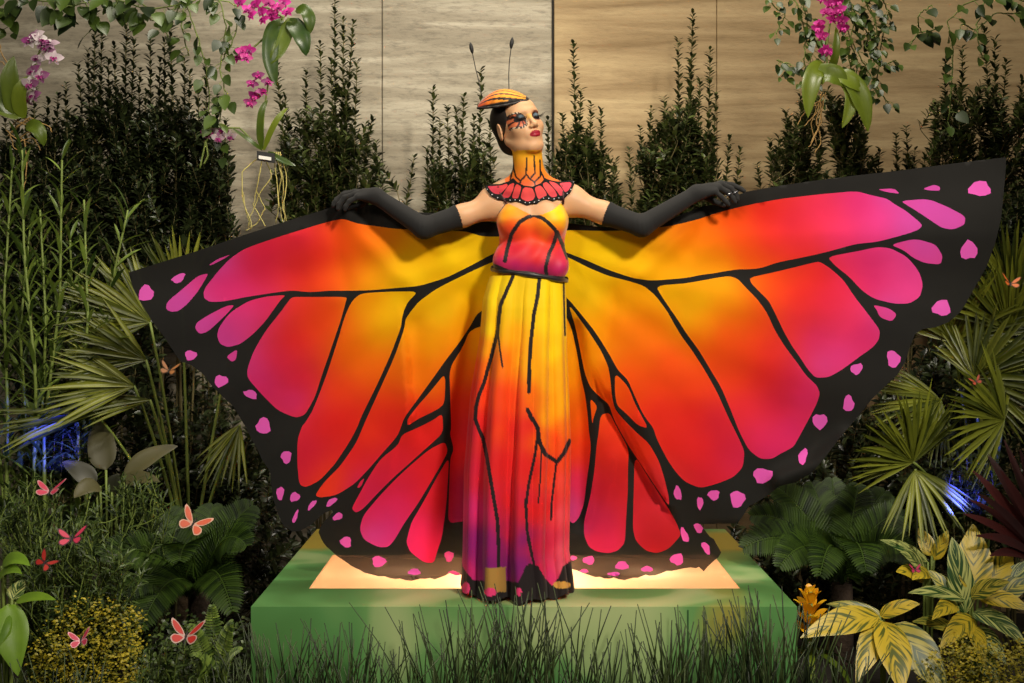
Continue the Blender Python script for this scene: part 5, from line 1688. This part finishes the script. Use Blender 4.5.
# --- fan palms
def fan_palm(label, y, base, fans, seed):
    rng = np.random.default_rng(seed)
    b = W(base[0], base[1], y + 0.2)
    b[2] = 0
    t = thing('fan_palm', label, 'palm', b)
    mb = MB()
    mb.add(*tube(np.array([b, b + [0.01, 0, 0.25], b + [0, 0, 0.5]]), [0.07, 0.06, 0.05], 10))
    mb.build('trunk', plain('fibrous_trunk', (70, 54, 34), 0.9, var=0.5, scale=40, bump=1.0), t)
    for (hx, hy, dy, ang, spread, r, nb, toward) in fans:
        hub = W(hx, hy, y + dy)
        a = math.radians(ang)
        ax = np.array([math.cos(a), 0, math.sin(a)])
        nrm = unit(np.array([0.15 * math.sin(a), -1.0, 0.35]))
        ax = unit(ax + np.array([0, -toward, 0]))
        nrm = unit(nrm - ax * (nrm @ ax))
        sd = np.cross(nrm, ax)
        th = np.radians(np.linspace(-spread, spread, nb) + rng.normal(0, 2.5, nb))
        d = np.cos(th)[:, None] * ax + np.sin(th)[:, None] * sd + nrm * (0.10 * np.cos(th * 1.5)[:, None] + rng.normal(0, 0.05, (nb, 1)))
        L = r * (0.72 + 0.28 * np.cos(th)) * rng.uniform(0.88, 1.08, nb)
        P = arc(np.repeat(hub[None], nb, 0), d, L, 7, rng.uniform(0.03, 0.22, nb))
        wprof = np.array([0.25, 0.75, 1.0, 0.95, 0.75, 0.45, 0.06])
        f = MB()
        f.add(*ribbons(P, np.repeat(nrm[None], nb, 0), (0.021 * r / 0.36) * wprof[None].repeat(nb, 0), 0.32, rng))
        lf = f.build('frond', PALM, t)
        pm = MB()
        crown = b + np.array([0, 0, 0.48])
        pm.add(*tube(bez(crown, (crown + hub) / 2 + np.array([0, 0, 0.12]), hub, 12), np.linspace(0.008, 0.005, 12), 5))
        pm.build('leaf_stalk', GSTEM, lf)


fan_palm('fan palm with stiff yellow-green fronds emerging from behind the left wing', 0.55, (190, 640), [
    (150, 322, 0.0, 152, 52, 0.38, 34, 0.25), (146, 360, -0.05, 160, 34, 0.33, 24, 0.35), (134, 386, -0.12, 172, 34, 0.34, 26, 0.3), (96, 414, -0.15, 186, 12, 0.36, 10, 0.2), (182, 306, 0.12, 104, 58, 0.34, 30, 0.1),
    (240, 300, 0.2, 84, 40, 0.30, 20, 0.1), (150, 400, -0.1, 186, 14, 0.25, 8, 0.3), (240, 425, 0.05, 248, 34, 0.24, 16, 0.3)], 51)
fan_palm('large spreading fan palm at the right edge under the wing tip', 0.55, (985, 640), [
    (953, 342, 0.0, 62, 96, 0.36, 60, 0.25), (975, 378, -0.12, 30, 110, 0.34, 60, 0.35), (913, 462, -0.15, 110, 80, 0.34, 50, 0.3), (1010, 330, -0.05, 80, 80, 0.36, 50, 0.2), (1004, 420, -0.2, 150, 90, 0.34, 50, 0.4), (940, 400, 0.05, 200, 70, 0.30, 40, 0.3), (915, 470, -0.25, 285, 50, 0.26, 22, 0.4), (1010, 290, 0.1, 70, 60, 0.32, 28, 0.1)], 52)


# --- cycads
def cycad(label, y, centre, fronds, seed):
    rng = np.random.default_rng(seed)
    c = W(centre[0], centre[1], y)
    b = c.copy()
    b[2] = 0
    t = thing('cycad', label, 'cycad', b)
    mb = MB()
    mb.add(*tube(np.array([b, b * 0.4 + c * 0.6, c]), [0.03, 0.045, 0.04], 10))
    mb.build('trunk', plain('scaly_trunk', (46, 32, 20), 0.9, var=0.5, scale=60, bump=1.0), t)
    for (tx, ty, dy, arch) in fronds:
        e = W(tx, ty, y + dy)
        m = (c + e) / 2 + np.array([0, -0.02, arch])
        P = bez(c, m, e, 44)
        T = unit(np.gradient(P, axis=0))
        up = unit(np.array([0, -0.75, 0.7]) - T * (T @ np.array([0, -0.75, 0.7]))[:, None])
        S = np.cross(T, up)
        f = MB()
        f.add(*tube(P, np.linspace(0.006, 0.002, 44), 5), tint=0.9)
        k = np.arange(3, 44)
        s = np.sin(math.pi * (k / 44) ** 0.75) ** 0.5 * 0.115
        for sg in (-1, 1):
            d = T[k] * 0.55 + S[k] * sg * 0.85 + up[k] * 0.25
            sp = arc(P[k], d, s * rng.uniform(0.93, 1.05, len(k)), 5, 0.18)
            f.add(*ribbons(sp, up[k], 0.011 * profile(5, 'strap')[None].repeat(len(k), 0), 0.2, rng))
        f.build('frond', CYCAD, t)


cycad('dark cycad with arching feathery fronds left of the platform', 0.35, (199, 592), [(103, 556, -0.25, .16), (135, 528, 0.05, .14), (246, 545, -0.2, .20), (213, 506, 0.15, .05), (252, 506, 0.1, .10), (142, 626, -0.35, .20), (117, 596, -0.3, .14), (168, 512, 0.1, .08), (232, 610, -0.35, .22), (180, 560, -0.4, .22)], 61)
cycad('dark cycad with arching feathery fronds right of the platform', 0.55, (842, 584), [(774, 486, 0.1, .12), (752, 516, -0.05, .16), (780, 566, -0.3, .22), (812, 484, 0.15, .06), (832, 480, 0.2, .04), (858, 486, 0.1, .06), (902, 516, 0.0, .16), (910, 558, -0.2, .2), (866, 570, -0.45, .26), (820, 575, -0.45, .26), (744, 548, -0.15, .2), (884, 492, 0.15, .10)], 62)


# --- broad-leaved plants
def broad_plant(name, label, cat, y, base, leaves, mats, seed, prof='ovate', fold=0.16, stalk_r=0.005):
    rng = np.random.default_rng(seed)
    b = W(base[0], base[1], y)
    b[2] = 0
    t = thing(name, label, cat, b)
    for (a, c, wpx, mi, bow, dy) in leaves:
        p0, p2 = W(a[0], a[1], y), W(c[0], c[1], y + dy)
        L = np.linalg.norm(p2 - p0)
        p1 = (p0 + p2) / 2 + np.array([0, -0.04, bow]) * L
        lf = big_leaf(t, 'leaf', p0, p1, p2, wpx / F * (y - CAMY), (rng.normal(0, 0.15), -1.0, 0.75), mats[mi], fold, prof, 16, rng)
        mb = MB()
        mb.add(*tube(bez(b + np.array([rng.normal(0, .02), rng.normal(0, .02), 0]), (b * 0.4 + p0 * 0.6), p0, 10), stalk_r, 5))
        mb.build('leaf_stalk', GSTEM, lf)
    return t


GM = [GINGERY, GINGER, PALE]
broad_plant('variegated_ginger', 'yellow variegated ginger with big drooping striped leaves in the lower right foreground', 'plant', -0.05, (885, 760),
            [((880, 617), (800, 638), 28, 0, .12, -.1), ((882, 620), (856, 684), 26, 0, .12, -.15), ((884, 621), (902, 694), 36, 0, .1, -.2), ((893, 624), (948, 698), 38, 1, .12, -.15), ((880, 616), (920, 604), 16, 0, .15, -.05), ((884, 618), (826, 604), 14, 1, .12, .05)], GM, 71)
broad_plant('variegated_ginger', 'green and cream striped ginger with upright leaves at the right edge', 'plant', 0.12, (968, 760),
            [((965, 614), (952, 537), 27, 2, .05, .05), ((973, 592), (973, 524), 36, 0, .02, .1), ((965, 600), (908, 593), 14, 2, .12, -.1), ((970, 597), (1010, 582), 18, 1, .12, -.1), ((973, 612), (1026, 645), 24, 2, .18, -.15), ((978, 598), (1032, 612), 18, 0, .2, -.1), ((960, 634), (912, 622), 15, 1, .15, -.1), ((968, 630), (1006, 664), 24, 2, .2, -.15), ((958, 606), (932, 620), 17, 0, .2, -.15),
             ((975, 620), (940, 650), 22, 0, .2, -.15), ((990, 606), (1030, 560), 24, 2, .08, .05), ((968, 622), (984, 668), 20, 0, .2, -.2), ((956, 600), (928, 570), 18, 1, .08, .05), ((985, 590), (1012, 548), 26, 0, .05, .1), ((990, 600), (1034, 580), 22, 1, .1, 0), ((962, 640), (1000, 690), 26, 2, .15, -.2)], GM, 72)
broad_plant('variegated_ginger', 'small pale striped ginger behind the upright one, below the palm', 'plant', 0.3, (928, 740),
            [((928, 562), (880, 540), 13, 2, .1, -.05), ((932, 556), (918, 528), 17, 0, .05, .05), ((926, 572), (900, 552), 19, 2, .1, -.1), ((930, 574), (912, 580), 16, 0, .2, -.1), ((934, 560), (948, 530), 14, 0, .05, 0), ((924, 580), (896, 572), 18, 0, .15, -.1)], GM, 73)
broad_plant('paddle_leaf_plant', 'glossy broad-leaved plant cut by the lower left edge', 'plant', -0.25, (8, 780),
            [((8, 604), (18, 676), 34, 0, .08, -.1), ((2, 566), (30, 566), 15, 0, .3, -.1), ((12, 600), (24, 580), 18, 1, .1, .05), ((16, 602), (56, 600), 11, 0, .15, -.1), ((4, 610), (-14, 660), 30, 0, .1, -.1), ((-2, 580), (22, 574), 12, 0, .3, -.1)], [PADDLE, PALE], 74)
broad_plant('broad_leaf_plant', 'dull brown-green broad-leaved plant in the shade by the blue glow at left', 'plant', 0.4, (110, 720),
            [((106, 470), (98, 420), 30, 0, .1, .1), ((100, 486), (74, 498), 22, 0, .25, -.1), ((112, 492), (118, 474), 20, 0, .1, 0), ((124, 476), (178, 446), 22, 0, .15, .05), ((96, 484), (62, 462), 20, 0, .15, 0), ((118, 486), (160, 482), 18, 0, .2, -.1)], [DULL], 75)
broad_plant('cordyline', 'dark maroon spiky cordyline at the right edge', 'plant', 0.25, (1042, 720),
            [((1040, 560), (964, 514), 11, 0, .12, -.1), ((1040, 556), (972, 470), 11, 0, .10, 0), ((1040, 552), (986, 452), 11, 0, .08, .05), ((1042, 558), (978, 494), 11, 0, .12, -.1), ((1044, 552), (1004, 440), 11, 0, .05, .1), ((1042, 562), (976, 536), 11, 0, .15, -.15), ((1044, 556), (1020, 450), 11, 0, .05, 0), ((1040, 566), (990, 556), 11, 0, .2, -.15), ((1044, 550), (1000, 470), 11, 0, .05, -.05), ((1044, 550), (1030, 450), 11, 0, .05, -.05), ((1042, 560), (970, 500), 10, 0, .14, -.05)], [CORDY], 76, 'lance')


# yellow bromeliad
def bromeliad(label, y, base, r, seed):
    rng = np.random.default_rng(seed)
    c = W(base[0], base[1], y)
    b = c.copy()
    b[2] = 0
    t = thing('bromeliad', label, 'flower', b)
    mb = MB()
    mb.add(*tube(np.array([b, (b + c) / 2, c + [0, 0, 0.10]]), 0.010, 7))
    mb.build('flower_stem', GSTEM, t)
    for tier, (dz, n, L, up) in enumerate(((-0.06, 6, r, 0.5), (-0.03, 6, r, 0.9), (0.0, 6, r * 0.95, 1.3), (0.03, 6, r * 0.9, 2.0), (0.05, 4, r * 0.8, 4.0))):
        for i in range(n):
            a = 2 * math.pi * (i + 0.5 * tier) / n + rng.normal(0, 0.1)
            d = unit(np.array([math.cos(a), math.sin(a), up]))
            p = c + np.array([0, 0, dz])
            big_leaf(t, 'bract', p, p + d * L * 0.6 + np.array([0, 0, 0.012]), p + d * L + np.array([0, 0, -0.012]), L * 0.36, (-d[0] * .5, -d[1] * .5, 1), BROM, 0.2, 'lance', 8, rng)
    for i in range(7):
        a = 2 * math.pi * i / 7
        d = np.array([math.cos(a), math.sin(a), -0.2])
        p = c + np.array([0, 0, -0.12])
        big_leaf(t, 'leaf', p, p + d * 0.12 + [0, 0, .05], p + d * 0.22 + [0, 0, -.1], 0.03, (0, 0, 1), ORCHL, 0.2, 'strap', 9, rng)


bromeliad('yellow bromeliad flower beside the right corner of the platform', -0.02, (810, 618), 0.10, 81)


# --- low shrubs with narrow leaves, lower left
def low_shrub(label, y, base, mass, n, mat, seed, L=0.05, wd=0.009, twig=0.13, spacing=0.014):
    rng = np.random.default_rng(seed)
    pts = rand_in(mass, 6, rng)
    return shrub('low_shrub', label, 'shrub', y, base, [tuple(p) for p in pts], mass, n, mat, L, wd, spacing, twig, None, 50, GSTEM, 720, 0.16, seed)


low_shrub('low fine-leaved shrub with the topmost pink butterfly, at the left edge', 0.15, (40, 720), [(0, 478), (40, 470), (110, 490), (110, 540), (0, 560)], 70, LOWLEAF, 91)
low_shrub('low fine-leaved shrub under the paired pink butterflies, left foreground', -0.05, (90, 740), [(20, 540), (70, 515), (140, 540), (150, 600), (90, 620), (30, 600)], 90, LOWLEAF, 92)
low_shrub('low dark fine-leaved shrub between the broad brown leaves and the left cycad', 0.3, (150, 720), [(110, 480), (160, 470), (180, 530), (120, 560)], 40, LOWLEAF, 93, 0.055, 0.008)
low_shrub('low green shrub in front of the left cycad', -0.3, (185, 780), [(140, 650), (170, 632), (215, 640), (225, 690), (135, 690)], 60, LOWLEAF, 94, 0.036, 0.011)


def creeper(label, y, poly, n, mat, seed, L=0.016):
    rng = np.random.default_rng(seed)
    p = rand_in(poly, n, rng) + rng.normal(0, 5, (n, 2))
    yy = y + rng.uniform(-0.16, 0.16, n)
    D = yy - CAMY
    c = np.stack([(p[:, 0] - 512) / F * D, yy, CAMZ - (p[:, 1] - HZ) / F * D + rng.normal(0, 0.01, n)], -1)
    d = unit(np.stack([rng.normal(0, 1, n), rng.normal(-0.3, 0.7, n), rng.normal(0.5, 0.4, n)], -1))
    nn = unit(np.stack([rng.normal(0, 0.4, n), rng.normal(-0.6, 0.3, n), np.ones(n)], -1))
    mb = MB()
    cl = np.clip(0.5 + 0.5 * np.sin(p[:, 0] * 0.17) * np.cos(p[:, 1] * 0.21) + rng.normal(0, 0.25, n), 0, 1)
    mb.add(*ribbons(arc(c, d, L * rng.uniform(0.7, 1.3, n), 4, 0.2), nn, L * 0.7 * profile(4, 'ovate')[None].repeat(n, 0), 0.1, rng, cl))
    b = c.mean(0)
    b[2] = 0
    o = mb.build('groundcover', mat, None, loc=b)
    tag(o, label, 'groundcover', kind='stuff')
    return o


creeper('bright yellow tiny-leaved groundcover in the lower left', -0.15, [(36, 640), (70, 606), (110, 600), (142, 615), (140, 700), (30, 700)], 3600, YELLOW, 95, 0.012)
creeper('bright yellow tiny-leaved groundcover in the lower right', -0.05, [(925, 660), (960, 636), (1000, 650), (1030, 640), (1030, 700), (925, 700)], 2600, YELLOW, 96, 0.012)
creeper('dark green tiny-leaved groundcover left of the platform', 0.0, [(130, 640), (180, 620), (250, 625), (250, 700), (130, 700)], 1800, LOWLEAF, 97, 0.02)


# fern between groundcover and platform
def fern(label, y, base, fronds, seed, mat):
    rng = np.random.default_rng(seed)
    c = W(base[0], base[1], y)
    b = c.copy()
    b[2] = 0
    t = thing('fern', label, 'fern', b)
    for (tx, ty, dy, arch) in fronds:
        e = W(tx, ty, y + dy)
        P = bez(c, (c + e) / 2 + np.array([0, 0, arch]), e, 26)
        T = unit(np.gradient(P, axis=0))
        up = np.array([0, -0.6, 0.8])
        S = unit(np.cross(T, up))
        f = MB()
        f.add(*tube(P, np.linspace(0.003, 0.001, 26), 4), tint=0.5)
        k = np.arange(4, 26)
        s = 0.055 * (1 - k / 27) ** 0.6
        for sg in (-1, 1):
            f.add(*ribbons(arc(P[k], T[k] * 0.3 + S[k] * sg, s, 4, 0.1), np.repeat(up[None], len(k), 0), 0.012 * profile(4, 'lance')[None].repeat(len(k), 0), 0.1, rng))
        f.build('frond', mat, t)


fern('small light green fern at the left corner of the platform', -0.35, (215, 690), [(212, 606, 0, .05), (232, 622, -.05, .06), (190, 626, -.05, .06), (240, 650, -.1, .06), (196, 655, -.1, .05)], 98, BAMBOO)


# --- rush clumps in front of the platform
def rushes(label, y, px, wpx, top, n, seed, lean=0.0):
    rng = np.random.default_rng(seed)
    b = W(px, 700, y)
    b[2] = 0
    x = b[0] + rng.normal(0, wpx / 2.2 / F * (y - CAMY), n)
    p = np.stack([x, y + rng.normal(0, 0.035, n), np.zeros(n)], -1)
    ztop = W(px, top, y)[2]
    hgt = ztop * np.clip(1 - np.abs(rng.normal(0, 0.22, n)), 0.35, 1.05)
    d = unit(np.stack([lean + rng.normal(0, 0.13, n), rng.normal(0, 0.06, n), np.ones(n)], -1))
    bend = rng.normal(0, 0.12, n)
    mb = MB()
    t = np.linspace(0, 1, 7)
    for i in range(n):
        P = p[i] + d[i] * (t * hgt[i])[:, None] + np.array([1, 0, -0.2]) * (bend[i] * hgt[i] * t ** 2.4)[:, None]
        mb.add(*tube(P, np.linspace(0.0044, 0.0016, 7), 4), tint=rng.random())
    o = mb.build('rush_clump', RUSH, None, loc=b)
    tag(o, label, 'rushes')
    return o


for k, (lab, y, px, wpx, top, n) in enumerate((
        ('dark rush clump at the left front corner of the platform', -0.40, 278, 30, 618, 70), ('dark rush clump second from the left corner, before the pale brush stroke', -0.42, 340, 44, 622, 90), ('sparse rush clump in front of the pale vertical brush stroke', -0.40, 400, 34, 640, 36),
        ('tall rush clump left of the middle of the platform front', -0.42, 455, 44, 600, 70), ('tall rush clump in front of the hem of the skirt', -0.40, 510, 40, 584, 90), ('narrow upright rush clump just right of the skirt', -0.38, 566, 14, 594, 26),
        ('low spreading rush clump right of the skirt', -0.44, 612, 46, 636, 60), ('dense rush clump left of the seam in the platform front', -0.40, 680, 40, 612, 110), ('dense rush clump at the right front corner of the platform', -0.38, 766, 40, 590, 120),
        ('dark rush clump right of the platform below the bromeliad', -0.30, 838, 34, 640, 60), ('pale thin rush clump in the lower left foreground', -0.45, 60, 60, 650, 60), ('thin rush clump left of the platform beside the fern', -0.45, 232, 26, 650, 40))):
    rushes(lab, y, px, wpx, top, n, 100 + k)


# --- butterflies perched among the plants
def wing_shape(kind):
    if kind == 'fore':
        return np.array([(0, 0), (0.25, 0.34), (0.62, 0.66), (0.95, 0.80), (1.0, 0.66), (0.86, 0.38), (0.62, 0.12), (0.3, -0.02)])
    return np.array([(0, -0.02), (0.35, 0.02), (0.66, -0.06), (0.78, -0.28), (0.66, -0.52), (0.42, -0.58), (0.2, -0.38)])


def butterfly(label, px, py, y, size, rot, flap, inner, edge, seed, tilt=20):
    c = W(px, py, y)
    t = thing('butterfly', label, 'butterfly', c)
    a = math.radians(rot)
    R2 = np.array(Matrix.Rotation(a, 3, 'Y')) @ np.array(Matrix.Rotation(math.radians(-tilt), 3, 'X'))
    m1 = plain('butterfly_wing', inner, 0.5, var=0.12)
    m2 = plain('butterfly_edge', edge, 0.6)
    for sg in (-1, 1):
        cf, sf = math.cos(flap), math.sin(flap)
        for kind in ('fore', 'hind'):
            s = chaikin(wing_shape(kind), 2)
            cen = s.mean(0)
            inn = cen + (s - cen) * 0.76
            n = len(s)
            ring = np.concatenate([s, inn, cen[None]])
            z = np.concatenate([np.zeros(n), np.full(n + 1, 0.004)])

            def place(p2, off):
                L = np.stack([p2[:, 0] * cf * sg, -p2[:, 0] * sf - off, p2[:, 1]], -1) * size
                return c + L @ R2.T
            i = np.arange(n)
            j = (i + 1) % n
            wg = mesh('hindwing' if kind == 'hind' else 'forewing', place(ring[:n], 0.0), np.array([list(range(n))]), m2, t, smooth=False)
            mesh('wing_patch', place(inn, 0.02), np.array([list(range(n))]), m1, wg, smooth=False)
    P = np.array([c + R2 @ np.array([0, -0.03 * size, z]) for z in np.linspace(-0.45, 0.4, 7) * size])
    mb = MB()
    mb.add(*tube(P, size * 0.06 * np.array([.3, .8, .9, 1, 1.1, .9, .4]), 7))
    for sg in (-1, 1):
        mb.add(*tube(np.array([c + R2 @ (np.array(v) * size) for v in ((0, -.03, .38), (sg * .12, -.06, .6), (sg * .22, -.06, .72))]), size * 0.012, 4))
    mb.build('body', BLACKM, t)


PK, RD, OR_ = (180, 50, 78), (164, 40, 32), (188, 80, 50)
for k, (lab, px, py, y, sz, rot, fl, inn, ed, tl) in enumerate((
        ('pink butterfly with drooping wings, topmost at the left edge', 50, 492, 0.03, 0.058, -4, 0.45, PK, (180, 120, 126), 64),
        ('pink butterfly with spread wings above the red one in the low shrub', 72, 539, -0.32, 0.052, -8, 0.30, PK, (70, 30, 40), 50),
        ('small red butterfly low among fine leaves, below the spread pink one', 45, 563, -0.32, 0.040, 40, 0.6, RD, (80, 30, 28), 30),
        ('orange butterfly with pale wing edges tilted above the left cycad', 193, 524, -0.12, 0.058, 28, 0.35, OR_, (196, 150, 130), 32),
        ('pink butterfly perched on the yellow groundcover', 81, 641, -0.36, 0.042, -14, 0.5, PK, (214, 150, 160), 40),
        ('red butterfly with pale dark-spotted wing edges by the fern', 186, 637, -0.44, 0.062, 4, 0.5, RD, (170, 140, 132), 52),
        ('brown and orange butterfly on the palm frond beside the left wing edge', 169, 371, 0.30, 0.042, 10, 0.5, (176, 116, 66), (120, 80, 44), 48),
        ('orange butterfly on the palm at the right edge', 1010, 284, 0.24, 0.042, 14, 0.5, (196, 100, 36), (100, 52, 20), 45),
        ('small pink butterfly on the striped leaves below the palm', 915, 570, 0.04, 0.024, 0, 0.5, (170, 40, 80), (120, 30, 60), 40),
        ('small red-brown butterfly deep in the right palm', 976, 382, 0.22, 0.026, -20, 0.5, (150, 60, 34), (80, 34, 20), 40))):
    butterfly(lab, px, py, y, sz, rot, fl, inn, ed, k, tl)

# --- blue garden lights low in the planting
for a_, b_ in (((64, 470, 0.16), (48, 430, 0.48)), ((952, 512, 0.16), (970, 476, 0.42))):
    lamp('blue_spike_light', 'SPOT', W(*a_), W(*b_), 42.0, (0.03, 0.04, 1.0), 0.02, 52, 0.5)
shrub('glossy_shrub', 'glossy small shrub lit bright blue at the left edge', 'shrub', 0.48, (50, 700), [(34, 410), (52, 404), (66, 415), (30, 440), (50, 440), (70, 436)], [(24, 398), (80, 398), (80, 466), (24, 466)], 40, SHRUB, L=0.05, wd=0.022, spacing=0.02, lowpy=480, seed=19, depth=0.06)
shrub('glossy_shrub', 'glossy small shrub lit bright blue at the right edge beside the maroon cordyline', 'shrub', 0.42, (970, 700), [(960, 460), (980, 455), (968, 475), (985, 470), (955, 480)], [(948, 456), (994, 452), (992, 508), (946, 508)], 40, SHRUB, L=0.045, wd=0.018, spacing=0.02, lowpy=520, seed=20, depth=0.06)
